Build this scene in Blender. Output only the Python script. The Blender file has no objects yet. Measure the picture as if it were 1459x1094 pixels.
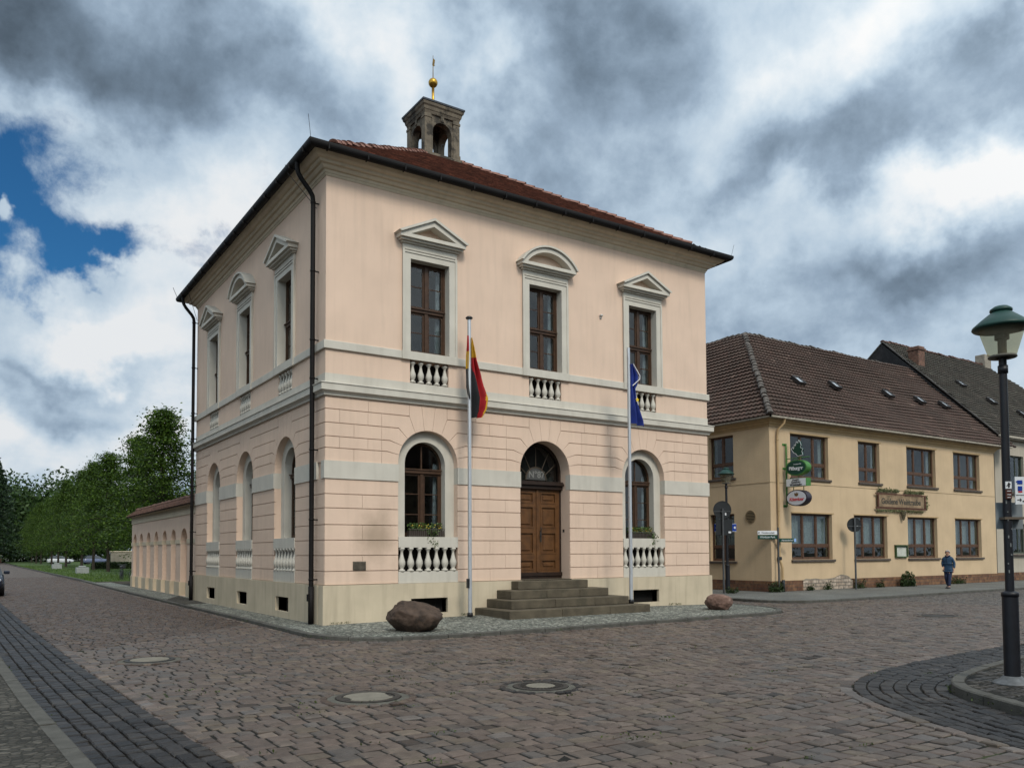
import bpy, bmesh, math, random
import numpy as np
from mathutils import Vector, Matrix
from mathutils.geometry import tessellate_polygon
random.seed(7); rng = np.random.default_rng(7)
SC = bpy.context.scene
PI = math.pi
R_ = math.radians

# ---------------------------------------------------------------- camera
YAW, PITCH, ROLL, F = 0.9923762, 0.0436751, -0.0045988, 1170.753
SX, SY = -16.38, 188.78
Fd = Vector((math.cos(YAW)*math.cos(PITCH), math.sin(YAW)*math.cos(PITCH), math.sin(PITCH)))
Rd = Vector((math.sin(YAW), -math.cos(YAW), 0)); Ud = Rd.cross(Fd)
cR, sR = math.cos(ROLL), math.sin(ROLL)
Xc = cR*Rd + sR*Ud; Yc = -sR*Rd + cR*Ud
cam = bpy.data.cameras.new('camera'); camo = bpy.data.objects.new('camera', cam)
SC.collection.objects.link(camo)
CP = Vector((-7.1913, -18.6831, 1.7))
camo.matrix_world = Matrix(((Xc.x, Yc.x, -Fd.x, CP.x), (Xc.y, Yc.y, -Fd.y, CP.y), (Xc.z, Yc.z, -Fd.z, CP.z), (0, 0, 0, 1)))
cam.sensor_fit = 'HORIZONTAL'; cam.sensor_width = 36
cam.lens = 36*F/1459; cam.shift_x = -SX/1459; cam.shift_y = SY/1459
cam.clip_start = .1; cam.clip_end = 5000
SC.camera = camo
# ---------------------------------------------------------------- world and sun
SUN_EL, SUN_AZ = R_(44), R_(-100)          # azimuth measured from +X towards +Y
sun_dir = Vector((math.cos(SUN_EL)*math.cos(SUN_AZ), math.cos(SUN_EL)*math.sin(SUN_AZ), math.sin(SUN_EL)))
W = bpy.data.worlds.new('World'); SC.world = W; W.use_nodes = True
wn, wl = W.node_tree.nodes, W.node_tree.links
wn.clear()
def wnode(t, **k):
    n = wn.new(t)
    for a, b in k.items(): setattr(n, a, b)
    return n
def wmath(op, a, b=None, c=None, clamp=False):
    n = wn.new('ShaderNodeMath'); n.operation = op; n.use_clamp = clamp
    for i, v in enumerate((a, b, c)):
        if v is None: continue
        if isinstance(v, (int, float)): n.inputs[i].default_value = v
        else: wl.new(v, n.inputs[i])
    return n.outputs[0]
def build_sky():
    tc = wnode('ShaderNodeTexCoord')
    sep = wnode('ShaderNodeSeparateXYZ'); wl.new(tc.outputs['Generated'], sep.inputs[0])
    x, y, z = sep.outputs
    az = wmath('MULTIPLY', wmath('ARCTAN2', y, x), 180/PI)
    el = wmath('MULTIPLY', wmath('ARCSINE', z), 180/PI)
    zz = wmath('ADD', wmath('MAXIMUM', z, 0.0), 0.16)
    comb = wnode('ShaderNodeCombineXYZ')
    wl.new(wmath('DIVIDE', x, zz), comb.inputs[0]); wl.new(wmath('DIVIDE', y, zz), comb.inputs[1])
    def noise(vec, scale, detail=8, rough=.55, dist=0.0, off=0):
        mp = wnode('ShaderNodeMapping'); mp.inputs['Location'].default_value = (off, off*.7, off*.3)
        wl.new(vec, mp.inputs[0])
        n = wnode('ShaderNodeTexNoise'); n.inputs['Scale'].default_value = scale
        n.inputs['Detail'].default_value = detail; n.inputs['Roughness'].default_value = rough
        n.inputs['Distortion'].default_value = dist
        wl.new(mp.outputs[0], n.inputs['Vector']); return n.outputs['Fac']
    P = comb.outputs[0]; G = tc.outputs['Generated']
    n1 = noise(P, .9, 9, .56, .35, 3.1); n2 = noise(G, 7, 9, .6, .3, 5.3)
    n3 = noise(P, 3.2, 9, .6, .2, 9.1); n4 = noise(G, 15, 10, .60, .1, 12.3)
    wa = wmath('MULTIPLY', wmath('SUBTRACT', noise(G, 5, 6, .55, 0, 1.7), .5), 22)
    we = wmath('MULTIPLY', wmath('SUBTRACT', noise(G, 6, 6, .55, 0, 8.7), .5), 14)
    azw = wmath('ADD', az, wa); elw = wmath('ADD', el, we)
    def lobe(a0, e0, sa, se, rot=0, A=azw, E=elw):
        c, s = math.cos(R_(rot)), math.sin(R_(rot))
        da = wmath('SUBTRACT', A, a0); de = wmath('SUBTRACT', E, e0)
        u = wmath('ADD', wmath('MULTIPLY', da, c/sa), wmath('MULTIPLY', de, s/sa))
        v = wmath('ADD', wmath('MULTIPLY', da, -s/se), wmath('MULTIPLY', de, c/se))
        r2 = wmath('ADD', wmath('MULTIPLY', u, u), wmath('MULTIPLY', v, v))
        return wmath('POWER', 2.71828, wmath('MULTIPLY', r2, -1))
    V = wmath('ADD', .685, wmath('MULTIPLY', wmath('SUBTRACT', n1, .5), .30))
    V = wmath('ADD', V, wmath('MULTIPLY', wmath('SUBTRACT', n2, .5), .50))
    V = wmath('ADD', V, wmath('MULTIPLY', wmath('SUBTRACT', n3, .5), .20))
    V = wmath('ADD', V, wmath('MULTIPLY', wmath('SUBTRACT', n4, .5), .42))
    # (azimuth, elevation, width, height, rotation, amount): cloud masses
    for a0, e0, sa, se, rot, amt in [
        (84, 29, 10, 5.0, -14, -.44), (90, 26.5, 9, 3.5, -10, -.12), (70, 28, 8, 2.6, 20, -.22), (50, 32, 8, 5.5, 15, -.30), (56, 27, 5, 5, 0, -.16),
        (33, 25.5, 9, 2.6, -10, -.26), (31, 17, 9, 2.6, 5, -.27), (40, 23, 6, 1.8, 0, -.16), (24, 26, 5, 2.5, 0, -.2),
        (27, 21.3, 9, 1.8, 4, .42), (33, 29.5, 10, 3, -15, .24), (62, 33, 6, 3.5, 0, .26), (60, 28.5, 3, 3, 0, .2), (68, 33, 3, 1.5, 0, .15),
        (76, 21, 5, 4, 0, .26), (85, 24, 4, 1.6, -10, .22), (84, 14.2, 4.2, 2.0, 0, .50), (83, 9.9, 9, 1.0, 0, -.17), (87, 12, 3, .8, 0, -.2),
        (86, 7.2, 6, 1.6, 0, .3), (82, 11.7, 5, .6, 0, -.12), (80, 9.5, 6, 2.5, 0, .10), (78, 13.5, 5, 4, 0, .2), (82, 5.6, 9, .9, 0, .15), (78, 8.5, 3, 2.2, 0, .3),
        (40.6, 19, 4, 1.4, 0, .14), (40, 14, 8, 1.2, 5, -.12)]:
        V = wmath('ADD', V, wmath('MULTIPLY', lobe(a0, e0, sa, se, rot), amt))
    V = wmath('MAXIMUM', wmath('MINIMUM', V, 1.0), 0.0)
    ramp = wnode('ShaderNodeValToRGB'); wl.new(V, ramp.inputs[0])
    cr = ramp.color_ramp
    cr.elements[0].position = .0; cr.elements[0].color = (.030, .044, .058, 1)
    cr.elements[1].position = 1; cr.elements[1].color = (.60, .62, .64, 1)
    for p, c in ((.18, (.062, .086, .115, 1)), (.36, (.125, .172, .23, 1)), (.52, (.215, .285, .37, 1)), (.66, (.325, .41, .50, 1)), (.80, (.43, .505, .575, 1)), (.9, (.525, .575, .62, 1))):
        e = cr.elements.new(p); e.color = c
    # clear patch of blue
    B = wmath('ADD', lobe(87.5, 20.6, 6.0, 3.4, -22), wmath('MULTIPLY', lobe(82.0, 18.9, 4.2, 1.2, -8), .95))
    B = wmath('ADD', B, wmath('MULTIPLY', lobe(92, 19, 4.6, 3.6, 0), 1.0))
    for q in ((76, 19.6, 1.6, 1.2, 0, .42), (72.5, 22.3, 2.4, 1.4, 20, .48), (74.5, 21.0, 1.6, 1.0, 20, .46), (57, 34.5, 2.0, .8, 0, .35)):
        B = wmath('ADD', B, wmath('MULTIPLY', lobe(*q[:5]), q[5]))
    B = wmath('ADD', B, wmath('MULTIPLY', wmath('SUBTRACT', noise(G, 16, 10, .70, .3, 2.2), .5), 1.1))
    B = wmath('SUBTRACT', B, wmath('MULTIPLY', lobe(88.8, 18.6, 1.0, .9, 0), 1.6))
    mr = wnode('ShaderNodeMapRange'); mr.interpolation_type = 'SMOOTHSTEP'
    mr.inputs['From Min'].default_value = .38; mr.inputs['From Max'].default_value = 1.0
    wl.new(B, mr.inputs['Value'])
    sky = wnode('ShaderNodeTexSky'); sky.sky_type = 'NISHITA'; sky.sun_disc = False
    sky.sun_elevation = SUN_EL; sky.sun_rotation = PI/2 - SUN_AZ
    tint = wnode('ShaderNodeMix', data_type='RGBA', blend_type='MULTIPLY'); tint.inputs[0].default_value = 1
    wl.new(sky.outputs[0], tint.inputs[6]); tint.inputs[7].default_value = (.11, .33, .50, 1)
    # unseen sky around the sun's direction, behind the camera, brightened to light the fronts
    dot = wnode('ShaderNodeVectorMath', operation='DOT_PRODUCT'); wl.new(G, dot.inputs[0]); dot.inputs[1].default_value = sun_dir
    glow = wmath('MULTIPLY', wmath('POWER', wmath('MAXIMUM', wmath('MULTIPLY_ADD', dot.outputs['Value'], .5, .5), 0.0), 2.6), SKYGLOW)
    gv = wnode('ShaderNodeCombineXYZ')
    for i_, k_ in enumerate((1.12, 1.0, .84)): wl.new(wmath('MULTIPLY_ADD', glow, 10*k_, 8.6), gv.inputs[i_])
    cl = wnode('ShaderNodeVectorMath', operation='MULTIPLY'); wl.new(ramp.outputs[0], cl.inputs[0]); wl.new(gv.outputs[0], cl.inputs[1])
    mix = wnode('ShaderNodeMix', data_type='RGBA')
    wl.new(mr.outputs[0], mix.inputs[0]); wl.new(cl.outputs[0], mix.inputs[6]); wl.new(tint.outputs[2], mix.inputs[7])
    bg = wnode('ShaderNodeBackground'); bg.inputs['Strength'].default_value = .1
    wl.new(mix.outputs[2], bg.inputs['Color'])
    out = wnode('ShaderNodeOutputWorld'); wl.new(bg.outputs[0], out.inputs[0])
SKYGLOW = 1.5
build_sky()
sl = bpy.data.lights.new('sun', 'SUN'); so = bpy.data.objects.new('sun', sl); SC.collection.objects.link(so)
sl.energy = 1.5; sl.angle = R_(16); sl.color = (1, .93, .82)
so.rotation_euler = sun_dir.to_track_quat('Z', 'Y').to_euler()
SC.view_settings.view_transform = 'Standard'; SC.view_settings.look = 'None'
SC.view_settings.exposure = 0.56; SC.view_settings.gamma = 1; SC.view_settings.use_curve_mapping = False

# ---------------------------------------------------------------- materials
MATS = {}
class NT:
    def __init__(s, m): s.n = m.node_tree.nodes; s.l = m.node_tree.links
    def new(s, t, **k):
        n = s.n.new(t)
        for a, b in k.items(): setattr(n, a, b)
        return n
    def link(s, a, b): s.l.new(a, b)
def sc3(c, k): return (min(c[0]*k, 1), min(c[1]*k, 1), min(c[2]*k, 1), 1)
def M(name, col, rough=.85, var=.12, scale=2.5, bump=0, bscale=60, spec=.3, metal=0, attr=False, streak=0, detail=6, patch=None):
    if name in MATS: return MATS[name]
    m = bpy.data.materials.new(name); m.use_nodes = True; t = NT(m)
    b = t.n['Principled BSDF']; b.inputs['Roughness'].default_value = rough
    b.inputs['Metallic'].default_value = metal; b.inputs['Specular IOR Level'].default_value = spec
    tc = t.new('ShaderNodeTexCoord')
    no = t.new('ShaderNodeTexNoise'); no.inputs['Scale'].default_value = scale; no.inputs['Detail'].default_value = detail
    t.link(tc.outputs['Object'], no.inputs['Vector'])
    mr = t.new('ShaderNodeMapRange'); mr.inputs['From Min'].default_value = .3; mr.inputs['From Max'].default_value = .7
    t.link(no.outputs['Fac'], mr.inputs['Value'])
    mx = t.new('ShaderNodeMix', data_type='RGBA'); t.link(mr.outputs[0], mx.inputs[0])
    mx.inputs[6].default_value = sc3(col, 1-var); mx.inputs[7].default_value = sc3(col, 1+var)
    cur = mx.outputs[2]
    if streak:
        mp = t.new('ShaderNodeMapping'); mp.inputs['Scale'].default_value = (3.5, 3.5, .35); t.link(tc.outputs['Object'], mp.inputs[0])
        n2 = t.new('ShaderNodeTexNoise'); n2.inputs['Scale'].default_value = 1.6; n2.inputs['Detail'].default_value = 7; t.link(mp.outputs[0], n2.inputs['Vector'])
        m2 = t.new('ShaderNodeMapRange'); m2.inputs['From Min'].default_value = .48; m2.inputs['From Max'].default_value = .75; m2.inputs['To Max'].default_value = streak
        t.link(n2.outputs['Fac'], m2.inputs['Value'])
        mm = t.new('ShaderNodeMix', data_type='RGBA'); t.link(m2.outputs[0], mm.inputs[0]); t.link(cur, mm.inputs[6]); mm.inputs[7].default_value = sc3((.16, .13, .09), 1)
        cur = mm.outputs[2]
    if patch:
        n4 = t.new('ShaderNodeTexNoise'); n4.inputs['Scale'].default_value = patch[1]; n4.inputs['Detail'].default_value = 8; n4.inputs['Roughness'].default_value = .7; t.link(tc.outputs['Object'], n4.inputs['Vector'])
        m4 = t.new('ShaderNodeMapRange'); m4.inputs['From Min'].default_value = patch[2]; m4.inputs['From Max'].default_value = patch[2]+.08; m4.inputs['To Max'].default_value = patch[3]; t.link(n4.outputs['Fac'], m4.inputs['Value'])
        mm = t.new('ShaderNodeMix', data_type='RGBA'); t.link(m4.outputs[0], mm.inputs[0]); t.link(cur, mm.inputs[6]); mm.inputs[7].default_value = sc3(patch[0], 1)
        cur = mm.outputs[2]
    if attr:
        at = t.new('ShaderNodeAttribute', attribute_name='tone')
        mm = t.new('ShaderNodeMix', data_type='RGBA', blend_type='MULTIPLY'); mm.inputs[0].default_value = 1
        t.link(cur, mm.inputs[6]); t.link(at.outputs['Color'], mm.inputs[7]); cur = mm.outputs[2]
    t.link(cur, b.inputs['Base Color'])
    if bump:
        n3 = t.new('ShaderNodeTexNoise'); n3.inputs['Scale'].default_value = bscale; n3.inputs['Detail'].default_value = 5; t.link(tc.outputs['Object'], n3.inputs['Vector'])
        bp = t.new('ShaderNodeBump'); bp.inputs['Strength'].default_value = bump; bp.inputs['Distance'].default_value = .02
        t.link(n3.outputs['Fac'], bp.inputs['Height']); t.link(bp.outputs[0], b.inputs['Normal'])
    MATS[name] = m; return m
def M_cells(name, cols, scale, gap=.03, gapcol=(.02, .018, .015), rough=.8, bump=.6, dist=.02, stretch=(1, 1, 1)):
    m = bpy.data.materials.new(name); m.use_nodes = True; t = NT(m); b = t.n['Principled BSDF']
    b.inputs['Roughness'].default_value = rough; b.inputs['Specular IOR Level'].default_value = .3
    tc = t.new('ShaderNodeTexCoord'); mp = t.new('ShaderNodeMapping'); mp.inputs['Scale'].default_value = stretch
    t.link(tc.outputs['Object'], mp.inputs[0])
    v = t.new('ShaderNodeTexVoronoi'); v.inputs['Scale'].default_value = scale; v.inputs['Randomness'].default_value = .75; t.link(mp.outputs[0], v.inputs['Vector'])
    ve = t.new('ShaderNodeTexVoronoi', feature='DISTANCE_TO_EDGE'); ve.inputs['Scale'].default_value = scale; ve.inputs['Randomness'].default_value = .75; t.link(mp.outputs[0], ve.inputs['Vector'])
    sp = t.new('ShaderNodeSeparateColor'); t.link(v.outputs['Color'], sp.inputs[0])
    cr = t.new('ShaderNodeValToRGB'); t.link(sp.outputs[0], cr.inputs[0]); e = cr.color_ramp.elements
    e[0].color = sc3(cols[0], 1); e[1].color = sc3(cols[-1], 1)
    for i in range(1, len(cols)-1):
        q = e.new(i/(len(cols)-1)); q.color = sc3(cols[i], 1)
    no = t.new('ShaderNodeTexNoise'); no.inputs['Scale'].default_value = .6; no.inputs['Detail'].default_value = 8; t.link(tc.outputs['Object'], no.inputs['Vector'])
    mrn = t.new('ShaderNodeMapRange'); mrn.inputs['From Min'].default_value = .3; mrn.inputs['From Max'].default_value = .7; mrn.inputs['To Min'].default_value = .72; mrn.inputs['To Max'].default_value = 1.2
    t.link(no.outputs['Fac'], mrn.inputs['Value'])
    vs = t.new('ShaderNodeVectorMath', operation='SCALE'); t.link(cr.outputs[0], vs.inputs[0]); t.link(mrn.outputs[0], vs.inputs['Scale'])
    mr = t.new('ShaderNodeMapRange'); mr.inputs['From Max'].default_value = gap; t.link(ve.outputs['Distance'], mr.inputs['Value'])
    mx = t.new('ShaderNodeMix', data_type='RGBA'); t.link(mr.outputs[0], mx.inputs[0]); mx.inputs[6].default_value = sc3(gapcol, 1); t.link(vs.outputs[0], mx.inputs[7])
    t.link(mx.outputs[2], b.inputs['Base Color'])
    mr2 = t.new('ShaderNodeMapRange'); mr2.inputs['From Max'].default_value = gap*3; t.link(ve.outputs['Distance'], mr2.inputs['Value'])
    bp = t.new('ShaderNodeBump'); bp.inputs['Strength'].default_value = bump; bp.inputs['Distance'].default_value = dist
    t.link(mr2.outputs[0], bp.inputs['Height']); t.link(bp.outputs[0], b.inputs['Normal'])
    MATS[name] = m; return m
def M_brick(name, c1, c2, mortar, w, h, msize=.01, rough=.85, axis='XZ', off=.5, bump=.5):
    m = bpy.data.materials.new(name); m.use_nodes = True; t = NT(m); b = t.n['Principled BSDF']; b.inputs['Roughness'].default_value = rough
    tc = t.new('ShaderNodeTexCoord'); s = t.new('ShaderNodeSeparateXYZ'); t.link(tc.outputs['Object'], s.inputs[0])
    cb = t.new('ShaderNodeCombineXYZ')
    if axis == 'XZ':
        ad = t.new('ShaderNodeMath', operation='ADD'); t.link(s.outputs[0], ad.inputs[0]); t.link(s.outputs[1], ad.inputs[1])
        t.link(ad.outputs[0], cb.inputs[0]); t.link(s.outputs[2], cb.inputs[1])
    else:
        t.link(s.outputs[0], cb.inputs[0]); t.link(s.outputs[1], cb.inputs[1])
    br = t.new('ShaderNodeTexBrick'); t.link(cb.outputs[0], br.inputs['Vector'])
    br.inputs['Scale'].default_value = 1; br.inputs['Brick Width'].default_value = w; br.inputs['Row Height'].default_value = h
    br.inputs['Mortar Size'].default_value = msize; br.offset = off
    br.inputs['Color1'].default_value = sc3(c1, 1); br.inputs['Color2'].default_value = sc3(c2, 1); br.inputs['Mortar'].default_value = sc3(mortar, 1)
    no = t.new('ShaderNodeTexNoise'); no.inputs['Scale'].default_value = 6; no.inputs['Detail'].default_value = 8; t.link(tc.outputs['Object'], no.inputs['Vector'])
    mr = t.new('ShaderNodeMapRange'); mr.inputs['From Min'].default_value = .3; mr.inputs['From Max'].default_value = .7; mr.inputs['To Min'].default_value = .6; mr.inputs['To Max'].default_value = 1.35; t.link(no.outputs['Fac'], mr.inputs['Value'])
    vs = t.new('ShaderNodeVectorMath', operation='SCALE'); t.link(br.outputs['Color'], vs.inputs[0]); t.link(mr.outputs[0], vs.inputs['Scale'])
    t.link(vs.outputs[0], b.inputs['Base Color'])
    bp = t.new('ShaderNodeBump'); bp.invert = True; bp.inputs['Strength'].default_value = bump; bp.inputs['Distance'].default_value = .02
    t.link(br.outputs['Fac'], bp.inputs['Height']); t.link(bp.outputs[0], b.inputs['Normal'])
    MATS[name] = m; return m
def M_glass(name, tint=(.8, .85, .85), mixf=.75, rough=.02):
    m = bpy.data.materials.new(name); m.use_nodes = True; t = NT(m); t.n.remove(t.n['Principled BSDF'])
    out = [n for n in t.n if n.type == 'OUTPUT_MATERIAL'][0]
    tr = t.new('ShaderNodeBsdfTransparent'); tr.inputs[0].default_value = sc3(tint, mixf)
    gl = t.new('ShaderNodeBsdfGlossy'); gl.inputs['Roughness'].default_value = rough
    tc = t.new('ShaderNodeTexCoord'); no = t.new('ShaderNodeTexNoise'); no.inputs['Scale'].default_value = 1.8; t.link(tc.outputs['Object'], no.inputs['Vector'])
    bp = t.new('ShaderNodeBump'); bp.inputs['Strength'].default_value = .25; bp.inputs['Distance'].default_value = .03; t.link(no.outputs['Fac'], bp.inputs['Height']); t.link(bp.outputs[0], gl.inputs['Normal'])
    fr = t.new('ShaderNodeFresnel'); fr.inputs[0].default_value = 1.62
    ge = t.new('ShaderNodeNewGeometry'); inv = t.new('ShaderNodeMath', operation='SUBTRACT'); inv.inputs[0].default_value = 1; t.link(ge.outputs['Backfacing'], inv.inputs[1]); fm_ = t.new('ShaderNodeMath', operation='MULTIPLY'); t.link(fr.outputs[0], fm_.inputs[0]); t.link(inv.outputs[0], fm_.inputs[1])
    mx = t.new('ShaderNodeMixShader'); t.link(fm_.outputs[0], mx.inputs[0]); t.link(tr.outputs[0], mx.inputs[1]); t.link(gl.outputs[0], mx.inputs[2])
    t.link(mx.outputs[0], out.inputs[0]); MATS[name] = m; return m
def M_leaf(name, c1, c2, trans=.35):
    m = bpy.data.materials.new(name); m.use_nodes = True; t = NT(m); b = t.n['Principled BSDF']; b.inputs['Roughness'].default_value = .55; b.inputs['Specular IOR Level'].default_value = .25
    out = [n for n in t.n if n.type == 'OUTPUT_MATERIAL'][0]
    at = t.new('ShaderNodeAttribute', attribute_name='tone'); s = t.new('ShaderNodeSeparateColor'); t.link(at.outputs['Color'], s.inputs[0])
    mx = t.new('ShaderNodeMix', data_type='RGBA'); t.link(s.outputs[0], mx.inputs[0]); mx.inputs[6].default_value = sc3(c1, 1); mx.inputs[7].default_value = sc3(c2, 1)
    t.link(mx.outputs[2], b.inputs['Base Color'])
    tl = t.new('ShaderNodeBsdfTranslucent'); t.link(mx.outputs[2], tl.inputs[0])
    ms = t.new('ShaderNodeMixShader'); ms.inputs[0].default_value = trans; t.link(b.outputs[0], ms.inputs[1]); t.link(tl.outputs[0], ms.inputs[2]); t.link(ms.outputs[0], out.inputs[0])
    MATS[name] = m; return m

pink = M('stucco_pink', (.63, .472, .367), .9, .05, 1.1, .25, 90, streak=.12)
def add_stain(m, c, rad, col, amt):
    t = NT(m); bs = t.n['Principled BSDF']; src = bs.inputs['Base Color'].links[0].from_socket
    g = t.new('ShaderNodeNewGeometry'); no = t.new('ShaderNodeTexNoise'); no.inputs['Scale'].default_value = 2.2; no.inputs['Detail'].default_value = 6; t.link(g.outputs['Position'], no.inputs['Vector'])
    mp = t.new('ShaderNodeMapping'); mp.vector_type = 'TEXTURE'; mp.inputs['Location'].default_value = c; mp.inputs['Scale'].default_value = rad; t.link(g.outputs['Position'], mp.inputs[0])
    ln = t.new('ShaderNodeVectorMath', operation='LENGTH'); t.link(mp.outputs[0], ln.inputs[0])
    ad = t.new('ShaderNodeMath', operation='MULTIPLY_ADD'); t.link(no.outputs['Fac'], ad.inputs[0]); ad.inputs[1].default_value = .9; t.link(ln.outputs['Value'], ad.inputs[2])
    mr = t.new('ShaderNodeMapRange'); mr.interpolation_type = 'SMOOTHSTEP'; mr.inputs['From Min'].default_value = 1.45; mr.inputs['From Max'].default_value = .5; mr.inputs['To Max'].default_value = amt; t.link(ad.outputs[0], mr.inputs['Value'])
    mx = t.new('ShaderNodeMix', data_type='RGBA'); t.link(mr.outputs[0], mx.inputs[0]); t.link(src, mx.inputs[6]); mx.inputs[7].default_value = sc3(col, 1); t.link(mx.outputs[2], bs.inputs['Base Color'])
add_stain(pink, (1.30, 0, 2.15), (.75, .6, .85), (.20, .15, .10), .55)
add_stain(pink, (.95, 0, 1.2), (.35, .6, .35), (.20, .15, .10), .35)
grey = M('stucco_grey', (.50, .47, .41), .88, .08, 1.6, .2, 80, streak=.14)
greyd = M('cornice_grey', (.54, .46, .345), .88, .08, 1.3, .15, 60, streak=.2)
cream = M('plinth_cream', (.50, .425, .31), .9, .09, 1.4, .3, 70, streak=.28)
creamw = M('wall_cream', (.50, .43, .32), .9, .08, 1.2, .2, 70, streak=.2)
black = M('black_paint', (.012, .012, .014), .4, .2, 3, spec=.5)
gutm = M('gutter_metal', (.006, .005, .005), .65, .3, 2, spec=.2)
redtile = M('red_tile', (.115, .04, .024), .8, .3, 14, .4, 30, attr=True, patch=((.10, .08, .05), 3.0, .62, .6))
stone = M('turret_stone', (.12, .10, .075), .9, .35, 3.5, .6, 12, streak=.6, patch=((.025, .023, .02), 1.8, .50, .85))
stepst = M('step_stone', (.085, .070, .048), .85, .28, 3, .5, 25, patch=((.05, .045, .03), 2.2, .55, .6))
gold = M('gold_leaf', (.42, .24, .04), .32, .15, 8, metal=.9)
slate = M('slate_metal', (.03, .035, .045), .5, .2, 3)
wood = M('window_wood', (.050, .025, .013), .5, .3, 9, .15, 30, spec=.3, patch=((.16, .10, .06), 9, .68, .6))
woodd = M('window_wood_dark', (.022, .012, .008), .5, .3, 9)
doorw = M('door_wood', (.095, .041, .013), .5, .3, 5, .2, 20, spec=.35, patch=((.05, .02, .008), 3, .58, .6))
iron = M('iron', (.02, .018, .016), .55, .3, 8, spec=.4)
glass = M_glass('window_glass', mixf=1.15)
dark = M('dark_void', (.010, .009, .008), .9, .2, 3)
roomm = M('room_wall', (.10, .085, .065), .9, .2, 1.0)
alu = M('aluminium_pole', (.48, .50, .53), .5, .06, 3, metal=.6)
inn_st = M('roughcast_yellow', (.49, .365, .232), .95, .09, .8, .8, 30, streak=.08, detail=10)
inn_tr = M('cornice_ochre', (.38, .265, .14), .9, .1, 1.5, streak=.25)
pipe_y = M('pipe_ochre', (.40, .28, .15), .6, .15, 2)
inn_wood = M('inn_window_wood', (.075, .038, .022), .6, .25, 8, patch=((.10, .05, .03), 5, .6, .6))
sillm = M('sill_brown', (.07, .055, .045), .8, .25, 5)
curtain = M('net_curtain', (.13, .137, .137), .95, .25, 14)
pantile = M('pantile_brown', (.064, .041, .032), .85, .2, .7, .3, 40, attr=True, patch=((.20, .19, .16), 3.5, .70, .6))
plinthb = M_brick('plinth_brick', (.09, .036, .018), (.17, .085, .038), (.05, .04, .03), .34, .15, .008)
rubble = M_brick('bare_masonry', (.42, .34, .27), (.26, .20, .15), (.16, .14, .11), .36, .15, .016, bump=1)
rubbl2 = M('old_mortar', (.22, .19, .15), .95, .3, 6, .8, 20)
housem = M('roughcast_grey', (.36, .32, .26), .95, .08, 1, .4, 50, streak=.2)
green_s = M('sign_green_metal', (.05, .16, .035), .5, .25, 4)
dkgreen = M('sign_dark_green', (.008, .05, .035), .4, .1, 3)
white_s = M('sign_white', (.62, .64, .66), .5, .05, 3)
signred = M('sign_red', (.5, .03, .04), .5, .1, 3)
lampgreen = M('lamp_green', (.010, .042, .034), .45, .15, 4)
lampblue = M('lamp_pole_paint', (.006, .007, .011), .5, .25, 6, spec=.4)
sgrey = M('sign_back_grey', (.022, .025, .028), .55, .15, 4, metal=.3)
galv = M('galvanised', (.09, .095, .10), .5, .2, 5, metal=.5)
blue_s = M('sign_blue', (.01, .04, .25), .45, .1, 4)
granite = M('granite_kerb', (.075, .072, .063), .85, .25, 5, .5, 60, patch=((.05, .045, .035), 1.2, .56, .7))
stonemat = M('paving_stone', (.092, .078, .069), .5, .2, 9, .5, 35, spec=.3, attr=True)
joint = M('paving_joint', (.008, .0075, .0055), .95, .4, 2.5, .6, 40, patch=((.035, .05, .012), .9, .60, .8))
mosaic = M_cells('mosaic_paving', ((.24, .25, .215), (.07, .078, .068), (.36, .36, .31), (.11, .115, .10)), 13, .13, (.03, .03, .025), bump=1, dist=.02)
mosaicd = M_cells('mosaic_dark', ((.060, .053, .043), (.022, .02, .016), (.095, .085, .070), (.042, .037, .03)), 11, .13, (.015, .015, .01), bump=1, dist=.02)
asphaltm = M_cells('asphalt_grey', ((.12, .12, .11), (.16, .16, .145), (.09, .09, .085)), 30, .05, (.06, .06, .055), bump=.4, dist=.01)
groundm = M('far_ground', (.06, .065, .04), .95, .3, .05)
lawnm = M('lawn_soil', (.045, .075, .018), .95, .45, .25, .8, 12, patch=((.16, .13, .08), .12, .62, .6))
bark = M('bark', (.035, .028, .02), .95, .35, 4, .6, 10)
boulderm = M('red_granite', (.060, .040, .029), .8, .5, 4.5, 1.0, 9, patch=((.02, .015, .012), 3, .54, .7), detail=10)
boulder2 = M('pink_granite', (.14, .085, .066), .8, .35, 4.5, .8, 14, patch=((.33, .26, .22), 5, .58, .5), detail=10)
concrete = M('pale_concrete', (.24, .25, .24), .9, .12, 3, .3, 40)
cement = M('cement_infill', (.165, .148, .118), .9, .15, 6, .3, 60)

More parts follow.
